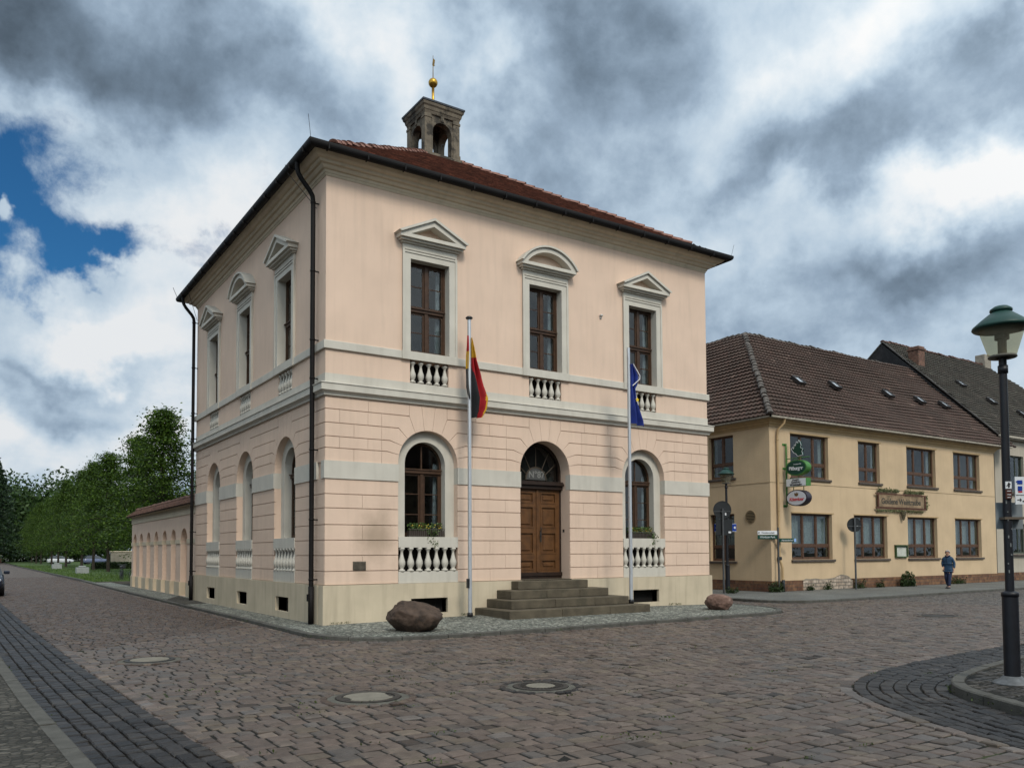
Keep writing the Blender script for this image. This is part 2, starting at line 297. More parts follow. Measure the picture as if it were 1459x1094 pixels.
# ---------------------------------------------------------------- mesh helpers
def mesh_np(name, V, Fq, mats, midx=None, tone=None, smooth=False):
    me = bpy.data.meshes.new(name)
    me.from_pydata(V if isinstance(V, list) else V.tolist(), [], Fq if isinstance(Fq, list) else Fq.tolist())
    for m in (mats if isinstance(mats, (list, tuple)) else [mats]): me.materials.append(m)
    if midx is not None: me.polygons.foreach_set('material_index', np.asarray(midx, dtype=np.int32))
    if tone is not None:
        a = me.attributes.new('tone', 'FLOAT_COLOR', 'FACE')
        tone = np.asarray(tone, dtype=np.float32)
        if tone.shape[1] == 3: tone = np.hstack([tone, np.ones((len(tone), 1), np.float32)])
        a.data.foreach_set('color', tone.ravel())
    if smooth: me.polygons.foreach_set('use_smooth', np.ones(len(me.polygons), bool))
    me.update(); return me
class MB:
    def __init__(s): s.v = []; s.f = []; s.m = []; s.sm = []; s.cur = 0; s.T = None
    def add(s, vs, fs, smooth=False):
        o = len(s.v)
        if s.T is not None: vs = [tuple(s.T @ Vector(p)) for p in vs]
        s.v += [tuple(p) for p in vs]
        for f in fs: s.f.append([i+o for i in f]); s.m.append(s.cur); s.sm.append(smooth)
        return s
    def box(s, x0, x1, y0, y1, z0, z1):
        vs = [(x, y, z) for z in (z0, z1) for x, y in ((x0, y0), (x1, y0), (x1, y1), (x0, y1))]
        return s.add(vs, [(3, 2, 1, 0), (4, 5, 6, 7), (0, 1, 5, 4), (1, 2, 6, 5), (2, 3, 7, 6), (3, 0, 4, 7)])
    def bev(s, x0, x1, y0, y1, z0, z1, b=.01):
        bm = bmesh.new(); bmesh.ops.create_cube(bm, size=1)
        for v in bm.verts: v.co = Vector(((x0+x1)/2+v.co.x*(x1-x0), (y0+y1)/2+v.co.y*(y1-y0), (z0+z1)/2+v.co.z*(z1-z0)))
        bmesh.ops.bevel(bm, geom=bm.edges[:], offset=b, segments=1, affect='EDGES')
        bm.verts.index_update()
        s.add([v.co[:] for v in bm.verts], [[v.index for v in f.verts] for f in bm.faces]); bm.free(); return s
    def slab(s, outer, holes, y0, y1, plane='XZ'):
        # outer / holes: loops of (x, z); extruded along y from y0 (front) to y1
        loops = [list(outer)]+[list(h) for h in holes]
        def area(l): return sum(l[i][0]*l[(i+1) % len(l)][1]-l[(i+1) % len(l)][0]*l[i][1] for i in range(len(l)))
        if area(loops[0]) < 0: loops[0].reverse()
        for l in loops[1:]:
            if area(l) > 0: l.reverse()
        tri = tessellate_polygon([[Vector((p[0], p[1], 0)) for p in l] for l in loops])
        pts = [p for l in loops for p in l]; n = len(pts)
        vs = [(p[0], y0, p[1]) for p in pts]+[(p[0], y1, p[1]) for p in pts]
        fs = []
        for a, b, c in tri:
            A, B, C_ = pts[a], pts[b], pts[c]
            cr = (B[0]-A[0])*(C_[1]-A[1])-(B[1]-A[1])*(C_[0]-A[0])
            if abs(cr) < 1e-12: continue
            if cr < 0: b, c = c, b
            fs.append((a, b, c)); fs.append((a+n, c+n, b+n))
        o = 0
        for l in loops:
            k = len(l)
            for i in range(k):
                a, b = o+i, o+(i+1) % k
                fs.append((b, a, a+n, b+n))
            o += k
        return s.add(vs, fs)
    def tube(s, pts, r, n=8, cap=True, smooth=True):
        pts = [Vector(p) for p in pts]; rs = r if isinstance(r, (list, tuple)) else [r]*len(pts)
        vs = []; fs = []; up = None
        for i, p in enumerate(pts):
            d = (pts[min(i+1, len(pts)-1)]-pts[max(i-1, 0)]).normalized()
            if up is None: up = d.orthogonal().normalized()
            up = (up-d*up.dot(d)).normalized(); sd = d.cross(up)
            for k in range(n):
                a = 2*PI*k/n; vs.append(p+(up*math.cos(a)+sd*math.sin(a))*rs[i])
        for i in range(len(pts)-1):
            for k in range(n):
                a = i*n+k; b = i*n+(k+1) % n; fs.append((a, b, b+n, a+n))
        s.add(vs, fs, smooth)
        if cap:
            s.add(vs[:n], [tuple(range(n))[::-1]]); s.add(vs[-n:], [tuple(range(n))])
        return s
    def lathe(s, prof, c=(0, 0, 0), n=16, smooth=True):
        vs = [(c[0]+r*math.cos(2*PI*k/n), c[1]+r*math.sin(2*PI*k/n), c[2]+z) for r, z in prof for k in range(n)]
        fs = []
        for i in range(len(prof)-1):
            for k in range(n): fs.append((i*n+k, i*n+(k+1) % n, (i+1)*n+(k+1) % n, (i+1)*n+k))
        fs.append(tuple(range(n))[::-1]); fs.append(tuple(range((len(prof)-1)*n, len(prof)*n)))
        return s.add(vs, fs, smooth)
    def sweep_rect(s, prof, x0, x1, y0, y1):
        # closed profile of (outward, z) swept round a rectangle with mitred corners
        cs = [(x0, y0, -1, -1), (x1, y0, 1, -1), (x1, y1, 1, 1), (x0, y1, -1, 1)]; n = len(prof)
        vs = [(cx+o*sx, cy+o*sy, z) for cx, cy, sx, sy in cs for o, z in prof]; fs = []
        for i in range(4):
            j = (i+1) % 4
            for k in range(n):
                l = (k+1) % n; fs.append((i*n+k, j*n+k, j*n+l, i*n+l))
        return s.add(vs, fs)
    def mesh(s, name, mat):
        me = bpy.data.meshes.new(name); me.from_pydata(s.v, [], s.f)
        for m in (mat if isinstance(mat, (list, tuple)) else [mat]): me.materials.append(m)
        me.polygons.foreach_set('material_index', s.m); me.polygons.foreach_set('use_smooth', s.sm)
        bm = bmesh.new(); bm.from_mesh(me); bmesh.ops.recalc_face_normals(bm, faces=bm.faces); bm.to_mesh(me); bm.free()
        me.update(); return me
def link(name, me, parent=None, loc=(0, 0, 0), rz=0, label=None):
    o = bpy.data.objects.new(name, me); SC.collection.objects.link(o)
    o.location = loc; o.rotation_euler = (0, 0, rz)
    if parent is not None: o.parent = parent
    if label: o['label'] = label
    return o
def thing(name, label, cat, loc=(0, 0, 0), rz=0, group=None, me=None):
    o = bpy.data.objects.new(name, me); SC.collection.objects.link(o); o.location = loc; o.rotation_euler = (0, 0, rz)
    o['label'] = label; o['category'] = cat
    if group: o['group'] = group
    if me is None: o.empty_display_size = .3
    return o
def structure(name, me, loc=(0, 0, 0)):
    o = bpy.data.objects.new(name, me); SC.collection.objects.link(o); o['kind'] = 'structure'; o.location = loc; return o
def copy_tree(root, loc, rz, label, group=None, scale=None):
    def rec(o, par):
        c = o.copy(); SC.collection.objects.link(c)
        if par is not None: c.parent = par
        for ch in kids.get(o.name, []): rec(ch, c)
        return c
    kids = {}
    for o in bpy.data.objects:
        if o.parent: kids.setdefault(o.parent.name, []).append(o)
    r = rec(root, None); r.location = loc; r.rotation_euler = (0, 0, rz); r['label'] = label
    if group: r['group'] = group
    if scale: r.scale = scale
    return r
def arc(cx, cz, r, a0, a1, n):
    return [(cx+r*math.cos(R_(a0+(a1-a0)*i/n)), cz+r*math.sin(R_(a0+(a1-a0)*i/n))) for i in range(n+1)]
def rect(x0, x1, z0, z1): return [(x0, z0), (x1, z0), (x1, z1), (x0, z1)]
def archloop(c, z0, zc, r, n=28): return [(c-r, z0), (c+r, z0)]+arc(c, zc, r, 0, 180, n)
def inset(poly, d):
    a = sum(poly[i][0]*poly[(i+1) % len(poly)][1]-poly[(i+1) % len(poly)][0]*poly[i][1] for i in range(len(poly)))
    p = list(poly) if a > 0 else list(poly)[::-1]
    q = []
    for i in range(len(p)):
        if math.hypot(p[i][0]-p[i-1][0], p[i][1]-p[i-1][1]) > 1e-5: q.append(p[i])
    p = q; n = len(p); out = []
    for i in range(n):
        e0 = Vector((p[i][0]-p[i-1][0], p[i][1]-p[i-1][1])).normalized(); e1 = Vector((p[(i+1) % n][0]-p[i][0], p[(i+1) % n][1]-p[i][1])).normalized()
        n0 = Vector((-e0.y, e0.x)); n1 = Vector((-e1.y, e1.x)); k = 1+n0.dot(n1)
        m = (n0+n1)*(d/max(k, .3)); out.append((p[i][0]+m.x, p[i][1]+m.y))
    return out
def text_mesh(body, size, mat, extrude=.004, align='CENTER', shear=0, spacing=1.0, bold=0.0):
    cu = bpy.data.curves.new('text', 'FONT'); cu.body = body; cu.size = size; cu.extrude = extrude
    cu.align_x = align; cu.align_y = 'CENTER'; cu.shear = shear; cu.space_character = spacing; cu.offset = bold
    o = bpy.data.objects.new('text', cu); SC.collection.objects.link(o)
    dg = bpy.context.evaluated_depsgraph_get(); me = bpy.data.meshes.new_from_object(o.evaluated_get(dg))
    bpy.data.objects.remove(o); bpy.data.curves.remove(cu)
    me.materials.clear(); me.materials.append(mat); return me
def text_obj(name, body, size, mat, parent, loc, rz=0, rx=PI/2, **k):
    o = bpy.data.objects.new(name, text_mesh(body, size, mat, **k)); SC.collection.objects.link(o)
    o.rotation_euler = (rx, 0, rz); o.location = loc; o.parent = parent; return o

exec_parts = []
# ================================================================ TOWN HALL
BW, BD = 13.1, 13.1
ZC, RA = 3.98, .86
hall = thing('town_hall', 'pale pink two storey town hall with grey bands, arched windows and red hip roof', 'building')
FRONT = dict(o=(0, 0, 0), rz=0, L=BW, low=[2.80, 6.53, 10.27], up=[2.83, 6.55, 10.27], door=1, name='front')
SIDE = dict(o=(0, BD, 0), rz=-PI/2, L=BD, low=[BD-10.48, BD-6.72, BD-2.95], up=[BD-10.48, BD-6.72, BD-2.95], door=None, name='side')
LEV_LO = [.94, 1.27, 1.65, 2.02, 2.39, 2.79, 3.13, 3.51]
LEV_HI = [3.92, 4.24, 4.52, 4.85, 5.18, 5.47]
ANG = [None, 13, 30, 46, 64]
BEND = [None, (1.17, 4.24), (1.10, 4.52), (.85, 4.85), (.55, 5.18)]

def make_baluster(h, r):
    pr = [(.9, 0), (.9, .07), (.55, .09), (.5, .13), (.75, .2), (1.0, .32), (.95, .42), (.6, .58), (.38, .74), (.36, .84), (.55, .87), (.55, .9), (.85, .93), (.85, 1)]
    b = MB(); b.lathe([(r*a, h*z) for a, z in pr], n=12); return b.mesh('baluster', grey)
bal_up = make_baluster(.53, .085); bal_lo = make_baluster(.60, .092)

def upper_window_mesh(w, h):
    b = MB(); t = .055
    def fr(x0, x1, z0, z1, th, y0=0, y1=.06):
        b.box(x0, x0+th, y0, y1, z0, z1); b.box(x1-th, x1, y0, y1, z0, z1)
        b.box(x0+th, x1-th, y0, y1, z0, z0+th); b.box(x0+th, x1-th, y0, y1, z1-th, z1)
    fr(-w/2, w/2, 0, h, .06, -.02, .08)
    zt = h*.47
    b.bev(-w/2+.06, w/2-.06, -.05, .06, zt-.03, zt+.09, .012)
    b.box(-w/2+.03, w/2-.03, -.085, .02, zt+.055, zt+.085)
    b.bev(-.05, .05, -.04, .055, .06, zt-.03, .01); b.bev(-.05, .05, -.04, .055, zt+.09, h-.06, .01)
    for z0, z1 in ((.06, zt-.03), (zt+.09, h-.06)):
        for s in (-1, 1):
            x0, x1 = (s*.05, s*(w/2-.06)); x0, x1 = min(x0, x1), max(x0, x1)
            fr(x0, x1, z0, z1, .05, 0, .045)
            zm = (z0+z1)/2; b.box(x0+.05, x1-.05, .004, .036, zm-.013, zm+.013)
    return b.mesh('window_frame', wood)
def arch_window_mesh(r, z0, zc):
    # local: z measured absolute above z0
    b = MB(); H = zc-z0
    b.slab([(-r, 0), (r, 0)]+arc(0, H, r, 0, 180, 24), [[(-r+.06, .06), (r-.06, .06)]+arc(0, H, r-.06, 0, 180, 24)], 0, .08)
    zt = H-.22
    b.bev(-r+.03, r-.03, -.06, .05, zt, zt+.13, .012); b.box(-r+.03, r-.03, -.085, .0, zt+.09, zt+.12)
    b.bev(-.05, .05, -.035, .055, .06, zt, .01); b.box(-.018, .018, 0, .04, zt+.13, H+r-.06)
    for s in (-1, 1):
        x0, x1 = (s*.05, s*(r-.06)); x0, x1 = min(x0, x1), max(x0, x1)
        b.box(x0, x0+.045, .0, .05, .06, zt); b.box(x1-.045, x1, .0, .05, .06, zt)
        for k in (1, 2): zz = .06+(zt-.06)*k/3; b.box(x0+.045, x1-.045, .005, .04, zz-.012, zz+.012)
        b.box(x0+.045, x1-.045, .0, .05, .06, .12); b.box(x0+.045, x1-.045, .0, .05, zt-.05, zt)
    return b.mesh('window_frame', wood)
up_w, up_h = 1.14, 2.41
m_upwin = upper_window_mesh(up_w, up_h)
m_upglass = MB().box(-up_w/2+.05, up_w/2-.05, .015, .022, .05, up_h-.05).mesh('pane', glass)
lo_r, lo_z0 = .59, 2.11
m_lowin = arch_window_mesh(lo_r, lo_z0, ZC)
b = MB(); b.slab([(-lo_r+.04, .04), (lo_r-.04, .04)]+arc(0, ZC-lo_z0, lo_r-.04, 0, 180, 20), [], .018, .025); m_loglass = b.mesh('pane', glass)
def pediment(kind):
    b = MB(); hw = .97
    b.box(-.79, .79, -.06, .02, 9.44, 9.66)                       # frieze
    b.box(-.74, .74, -.085, -.06, 9.455, 9.475)
    b.box(-.84, .84, -.12, .02, 9.615, 9.66)
    b.box(-hw+.07, hw-.07, -.20, .02, 9.66, 9.71); b.box(-hw+.02, hw-.02, -.27, .02, 9.71, 9.80)
    if kind == 'tri':
        def roofpoly(o, t, p):  # outer offset
            s = (p-9.80)/hw
            return [(-hw-o, 9.80), (0, p+o*s), (hw+o, 9.80), (hw+o-t/s*1.0, 9.80), (0, p+o*s-t), (-hw-o+t/s, 9.80)]
        b.slab([(-hw+.0, 9.80), (0, 10.25), (hw-.0, 9.80), (hw-.30, 9.80), (0, 10.11), (-hw+.30, 9.80)], [], -.27, .02)
        b.slab([(-hw-.05, 9.83), (0, 10.32), (hw+.05, 9.83), (hw-.02, 9.80), (0, 10.253), (-hw+.02, 9.80)], [], -.33, .02)
    else:
        r = 1.17; cz = 10.33-r; a = math.degrees(math.acos(hw/r)); zb = cz+r*math.sin(R_(a))
        def band(r0, r1, y):
            a0 = math.degrees(math.asin(min(.99, (9.80-cz)/r0))); a1 = math.degrees(math.asin((9.80-cz)/r1))
            b.slab(arc(0, cz, r0, a0, 180-a0, 22)+arc(0, cz, r1, 180-a1, a1, 22), [], y, .02)
        band(1.13, 1.00, -.27); band(1.185, 1.135, -.33)
    return b.mesh('pediment', grey)
m_ped = {k: pediment(k) for k in ('tri', 'arc')}
def surround():
    b = MB(); w = up_w/2
    b.box(-w-.21, -w, -.05, .02, 6.83, 9.24); b.box(w, w+.21, -.05, .02, 6.83, 9.24); b.box(-w-.21, w+.21, -.05, .02, 9.24, 9.44)
    b.box(-w-.23, -w-.17, -.072, -.05, 6.83, 9.44); b.box(w+.17, w+.23, -.072, -.05, 6.83, 9.44); b.box(-w-.17, w+.17, -.072, -.05, 9.39, 9.435)
    b.box(-w-.25, w+.25, -.085, -.0605, 6.625, 6.835)
    return b.mesh('window_surround', grey)
m_sur = surround()
# grey reveal lining the opening
b = MB(); w = up_w/2
b.box(-w-.02, -w+.003, -.045, .30, 6.83, 9.24); b.box(w-.003, w+.02, -.045, .30, 6.83, 9.24); b.box(-w, w, -.045, .30, 9.237, 9.26)
m_rev = b.mesh('window_reveal', grey)
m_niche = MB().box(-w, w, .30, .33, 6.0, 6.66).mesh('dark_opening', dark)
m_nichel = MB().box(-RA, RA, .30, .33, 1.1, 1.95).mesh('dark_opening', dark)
def arch_infill():
    b = MB()
    zb = 2.11
    b.slab(archloop(0, zb, ZC, RA+.002), [archloop(0, zb, ZC, lo_r+.001)][0:1], .20, .42) if False else None
    outer = [(-RA-.01, zb), (-lo_r, zb), ]+arc(0, ZC, lo_r, 180, 0, 24)+[(lo_r, zb), (RA+.01, zb)]+arc(0, ZC, RA+.01, 0, 180, 24)
    b.slab(outer, [], .19, .46)
    return b.mesh('arch_lining', grey)
m_arch = arch_infill()
b = MB(); b.box(-RA-.0, RA+.0, -.02, .40, 1.84, 2.11); m_sillb = b.mesh('window_sill', grey)
b = MB(); b.box(-RA, RA, -.012, .30, .94, 1.235); m_pan = b.mesh('apron', grey)

hcm = M('hall_curtain', (.13, .135, .145), .95, .2, 10)
def hall_curtain(w, h, f):
    c = MB()
    for s_ in (-1, 1):
        vs = []; x0, x1 = s_*(w/2-.04), s_*(w/2-.04-w*f); n = 14
        for i in range(n+1): x = x0+(x1-x0)*i/n; y = .17+.02*math.sin(i*1.5); vs += [(x, y, .06), (x+s_*.03*math.sin(i), y, h)]
        c.add(vs, [(2*i, 2*i+2, 2*i+3, 2*i+1) for i in range(n)], True)
    return c.mesh('hall_curtain', hcm)
m_hcurt = [hall_curtain(up_w, up_h-.05, .15), hall_curtain(lo_r*2, 1.95, .12)]
def facade(S):
    L = S['L']; fr = S['name'] == 'front'
    o, rz = S['o'], S['rz']
    u0 = 0 if fr else 0; u1 = L if fr else L-.5           # the side wall butts against the front wall
    # ---- upper wall
    holes = []
    for c in S['up']:
        holes.append(rect(c-up_w/2, c+up_w/2, 6.83, 9.24)); holes.append(rect(c-up_w/2+.005, c+up_w/2-.005, 6.04, 6.63))
    b = MB(); b.slab(rect(u0, u1, 5.47, 10.95), holes, 0, .5)
    # ---- lower wall core
    holes = []
    for i, c in enumerate(S['low']):
        holes.append(archloop(c, .95 if not (fr and i == 1) else .93, ZC, RA))
    v0, v1 = (.035, L-.035) if fr else (.035, L-.5)
    lo = rect(v0, v1, .0, 5.47)
    bh = [rect(c-.53, c+.53, .17, .55) for i, c in enumerate(S['low']) if not (fr and i == 1)]
    b.slab(lo, holes+bh, .035, .5)
    # ---- rustication blocks
    def block(poly): b.slab(inset(poly, .0035), [], 0, .04)
    b0, b1 = (0, L) if fr else (0, L-.04)
    edges = [b0]+[e for c in S['low'] for e in (c-RA, c+RA)]+[b1]
    for k in range(len(LEV_LO)-1):
        za, zb = LEV_LO[k]+.006, LEV_LO[k+1]-.006
        if k == len(LEV_LO)-2: zb += .02
        for j in range(0, len(edges), 2):
            a, e = edges[j], edges[j+1]; n = max(1, round((e-a)/1.3))
            cuts = [a+(e-a)*i/n for i in range(n+1)]
            if k % 2:
                cuts = [a]+[(cuts[i]+cuts[i+1])/2 for i in range(n)]+[e]
            for i in range(len(cuts)-1): block(rect(cuts[i], cuts[i+1], za, zb))
    cs = S['low']
    for k in range(5):
        za, zb = LEV_HI[k]+.006, LEV_HI[k+1]-.006
        if k == 0: za -= .02
        # half-blocks meeting each arch
        xin = {}
        for ci, c in enumerate(cs):
            for s in (-1, 1):
                if k < 4:
                    a0 = -3 if k == 0 else ANG[k]; a1 = ANG[k+1]
                    ar = [(c+s*RA*math.cos(R_(a)), ZC+RA*math.sin(R_(a))) for a in np.linspace(a0, a1, 7)]
                    xe = c+s*1.32
                    pts = []
                    if k > 0: pts += [(c+s*BEND[k][0], za)]
                    pts += ar[::1]
                    pts += [(c+s*BEND[k+1][0], zb), (xe, zb), (xe, za)]
                    block(pts)
                else:
                    xe = c+s*.55
                    ar = [(c+s*RA*math.cos(R_(a)), ZC+RA*math.sin(R_(a))) for a in np.linspace(64, 82, 5)]
                    block([(xe, 5.18)]+ar+[(c+s*.2, zb), (xe, zb)])
                xin[(ci, s)] = xe
            if k == 4:
                ar = arc(c, ZC, RA, 82, 98, 4)
                block(ar+[(c-.2, zb), (c+.2, zb)])
        segs = [(b0, xin[(0, -1)])]+[(xin[(i, 1)], xin[(i+1, -1)]) for i in range(len(cs)-1)]+[(xin[(len(cs)-1, 1)], b1)]
        for a, e in segs:
            if e-a < .05: continue
            n = max(1, round((e-a)/.95)); cuts = [a+(e-a)*i/n for i in range(n+1)]
            if k % 2 and e-a > 1: cuts = [a]+[(cuts[i]+cuts[i+1])/2 for i in range(n)]+[e]
            for i in range(len(cuts)-1): block(rect(cuts[i], cuts[i+1], za, zb))
    link('wall', b.mesh('wall', pink), hall, o, rz)
    # ---- belt course
    g0, g1 = (-.03, L+.03) if fr else (.0, L-.5)
    ee = [g0]+[e for c in cs for e in (c-RA+.003, c+RA-.003)]+[g1]
    for j in range(0, len(ee), 2):
        b = MB(); b.box(ee[j], ee[j+1], -.03, .19, 3.50, 3.93); link('belt_course', b.mesh('belt', grey), hall, o, rz)
    # ---- plinth
    b = MB(); p0, p1 = (-.06, L+.06) if fr else (0, L-.3)
    ph = [rect(c-.53, c+.53, .17, .55) for i, c in enumerate(cs) if not (fr and i == 1)]
    outer = rect(p0, p1, -.15, .935)
    b.slab(outer, ph, -.06, .25)
    link('plinth', b.mesh('plinth', cream), hall, o, rz)
    for i, c in enumerate(cs):
        if fr and i == 1: continue
        b = MB(); b.box(c-.56, c+.56, .24, .27, .12, .60)
        link('cellar_window', b.mesh('cellar_window', dark), hall, o, rz)
    # ---- windows
    def at(me, name, c, z, y, par=hall):
        loc = (o[0]+math.cos(rz)*c-math.sin(rz)*y, o[1]+math.sin(rz)*c+math.cos(rz)*y, z)
        return link(name, me, par, loc, rz)
    for i, c in enumerate(S['up']):
        wf = at(m_upwin, 'window', c, 6.83, .21); wf['label'] = 'tall brown casement window of four lights'
        link('pane', m_upglass, wf); link('curtain', m_hcurt[0], wf)
        at(m_rev, 'window_reveal', c, 0, 0)
        sr = at(m_sur, 'window_surround', c, 0, 0); link('pediment', m_ped['arc' if i == 1 else 'tri'], sr)
        ni = at(m_niche, 'balustrade', c, 0, 0)
        for k in range(5):
            link('baluster', bal_up, ni, ((k-2)*.235, .045, 6.055))
    for i, c in enumerate(cs):
        if fr and i == 1: continue
        wf = at(m_lowin, 'window', c, lo_z0, .40); wf['label'] = 'round arched brown casement window'
        link('pane', m_loglass, wf); link('curtain', m_hcurt[1], wf)
        at(m_arch, 'arch_lining', c, 0, 0); at(m_sillb, 'window_sill', c, 0, 0); at(m_pan, 'apron', c, 0, 0)
        ni = at(m_nichel, 'balustrade', c, 0, 0)
        for k in range(7):
            link('baluster', bal_lo, ni, ((k-3)*.248, .045, 1.236))
facade(FRONT); facade(SIDE)
# rear and far walls, floors
b = MB(); b.box(BW-.5, BW, .5, BD, 0, 10.95); b.box(.5, BW-.5, BD-.5, BD-.002, 0, 10.95)
b.box(BW-.02, BW+.055, .25, BD, -.15, .93)
link('wall', b.mesh('rear_wall', pink), hall)
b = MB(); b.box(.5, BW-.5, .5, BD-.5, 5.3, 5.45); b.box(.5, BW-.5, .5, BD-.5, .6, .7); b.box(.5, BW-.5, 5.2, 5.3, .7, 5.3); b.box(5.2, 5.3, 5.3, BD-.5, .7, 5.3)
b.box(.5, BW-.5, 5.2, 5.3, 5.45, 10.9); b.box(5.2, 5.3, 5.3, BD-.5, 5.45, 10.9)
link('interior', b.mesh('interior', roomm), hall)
# swept bands: sill band, string course, cornice
b = MB()
b.sweep_rect([(-.01, 6.63), (.055, 6.63), (.06, 6.64), (.06, 6.82), (.05, 6.83), (-.01, 6.83)], 0, BW, 0, BD)
link('sill_band', b.mesh('sill_band', grey), hall)
b = MB()
b.sweep_rect([(-.01, 5.50), (.05, 5.50), (.06, 5.55), (.12, 5.60), (.15, 5.61), (.15, 5.77), (.17, 5.775), (.17, 5.79), (.04, 5.83), (.012, 5.835), (.012, 6.04), (-.01, 6.04)], 0, BW, 0, BD)
link('string_course', b.mesh('string_course', grey), hall)
b = MB()
b.sweep_rect([(-.01, 10.87), (.02, 10.87), (.02, 10.895), (.03, 10.90), (.03, 10.925), (.05, 10.93), (.07, 10.99), (.12, 11.0), (.16, 11.04), (.18, 11.075), (.24, 11.08), (.265, 11.11), (.275, 11.14), (.34, 11.15), (.40, 11.19), (.45, 11.24), (.46, 11.25), (-.01, 11.25)], 0, BW, 0, BD)
link('cornice', b.mesh('cornice', greyd), hall)
b = MB()
gp = [(.56+.075*math.cos(R_(a)), 11.385+.075*math.sin(R_(a))) for a in range(180, 361, 20)]+[(.625, 11.385)]
gp = [(.555+.105*math.cos(R_(a)), 11.325+.115*math.sin(R_(a))) for a in range(175, 366, 19)]+[(.655, 11.37), (.46, 11.37)]
b.sweep_rect(gp, 0, BW, 0, BD)
for k in range(14):
    t = -.2+k*1.0
    b.box(t, t+.03, -.668, -.50, 11.20, 11.35); b.box(-.668, -.50, t, t+.03, 11.20, 11.35)
gt = link('gutter', b.mesh('gutter', gutm), hall)
# downpipes
def downpipe(y, zb):
    b = MB()
    b.tube([(-.56, y, 11.25), (-.56, y, 11.08), (-.53, y, 10.97), (-.45, y, 10.84), (-.24, y, 10.6), (-.17, y, 10.48), (-.155, y, 10.35), (-.155, y, zb)], .058, 10)
    for z in (10.3, 8.6, 6.9, 5.95, 4.2, 2.5, 1.05): b.lathe([(.07, 0), (.07, .04)], (-.155, y, z), 10); b.box(-.13, .0, y-.01, y+.01, z, z+.03)
    b.lathe([(.072, 0), (.072, .9)], (-.155, y, zb), 10); b.box(-.25, -.16, y-.05, y+.05, .55, .72)
    return b.mesh('downpipe', gutm)
link('downpipe', downpipe(.47, 0), hall); link('downpipe', downpipe(BD-.12, 0), hall)
# roof
def roof_plane(b, p0, p1, q0, q1, row, lift, colw=None, amp=0, tone=None, tones=None, sag=0):
    p0, p1, q0, q1 = map(Vector, (p0, p1, q0, q1))
    ex = (p1-p0).normalized(); sl = (q0-p0)-ex*(q0-p0).dot(ex); Ls = sl.length; ey = sl/Ls; nz = ex.cross(ey)
    if nz.z < 0: nz = -nz
    W0 = (p1-p0).length; a0 = (q0-p0).dot(ex); a1 = (q1-p0).dot(ex)
    n = max(1, round(Ls/row)); row = Ls/n
    V, Fc, T = [], [], []
    for i in range(n):
        v0, v1 = i*row, (i+1)*row+.02
        vm = (v0+v1)/2
        ul = a0*v0/Ls; ur = W0+(a1-W0)*v0/Ls
        if i == n-1: ul = a0*vm/Ls; ur = W0+(a1-W0)*vm/Ls
        if ur-ul < .05: continue
        if colw:
            ns = 6 if amp else 1
            g0 = math.floor(ul/colw)*colw
            us = [u for u in np.arange(g0, ur+colw, colw/ns) if ul < u < ur]; us = [ul]+us+[ur]
        else: us = [ul, ur]
        base = len(V)
        jit = rng.normal(0, .003)
        for u in us:
            w = 0
            if amp:
                ph = (u/colw) % 1; w = amp*(.5+.5*math.cos(2*PI*ph))**1.5
            sg = sag*math.sin(PI*max(0, min(1, (u-ul)/(ur-ul+1e-6))))*math.sin(PI*vm/Ls)+ (.02*math.sin(u*.9+vm*1.3) if sag else 0)
            V.append(p0+ex*u+ey*v0+nz*(lift+w+jit-sg)); V.append(p0+ex*u+ey*v1+nz*(w*.7-sg)); V.append(p0+ex*u+ey*v0+nz*(-.02-sg))
        for k in range(len(us)-1):
            a = base+k*3
            Fc.append((a, a+3, a+4, a+1)); Fc.append((a+2, a+5, a+3, a))
            c = math.floor(us[k]/(colw or 1)+.01+ (0.5*(i % 2) if not amp else 0))
            random.seed(c*131+i*7919+int(p0.x*10)); tt = random.uniform(.84, 1.16)
            if random.random() < .012: tt *= 1.8
            rr = random.uniform(.93, 1.07)
            T.append((tt*rr, tt, tt)); T.append((tt*.9, tt*.9, tt*.9))
    o = len(b['v']); b['v'] += [tuple(v) for v in V]; b['f'] += [tuple(i+o for i in f) for f in Fc]; b['t'] += T
def capline(b, p, q, r, step, jit=.01):
    p, q = Vector(p), Vector(q); d = q-p; L = d.length; d.normalize(); n = int(L/step); side = d.cross(Vector((0, 0, 1))).normalized(); up = side.cross(d)
    for i in range(n):
        a = p+d*(i*step); c = p+d*((i+1)*step+.04); k = 7; base = len(b['v'])
        j = rng.normal(0, jit, 2)
        for P, rr, l in ((a, r*1.12, .025), (c, r*.92, 0)):
            for s in range(k):
                t = PI*s/(k-1); b['v'].append(tuple(P+side*(math.cos(t)*rr+j[0])+up*(math.sin(t)*rr*.8+l+j[1]-.02)))
        for s in range(k-1): b['f'].append((base+s, base+s+1, base+k+s+1, base+k+s)); tt = .8+.5*random.random(); b['t'].append((tt, tt, tt))
        b['f'].append(tuple(range(base, base+k))); b['t'].append((.6, .6, .6))
e0, zE, zT = -.50, 11.33, 15.58
E = [(e0, e0), (BW-e0, e0), (BW-e0, BD-e0), (e0, BD-e0)]
cxy = (6.5, 6.5); T4 = [(6.1, 6.1), (6.9, 6.1), (6.9, 6.9), (6.1, 6.9)]
rb = dict(v=[], f=[], t=[])
for i in range(4):
    j = (i+1) % 4
    roof_plane(rb, (*E[i], zE), (*E[j], zE), (*T4[i], zT), (*T4[j], zT), .16, .035, .18, 0)
rt = link('roof', mesh_np('roof', rb['v'], rb['f'], redtile, tone=np.clip(1+(np.array(rb['t'])-1)*2.2, .4, 2)), hall)
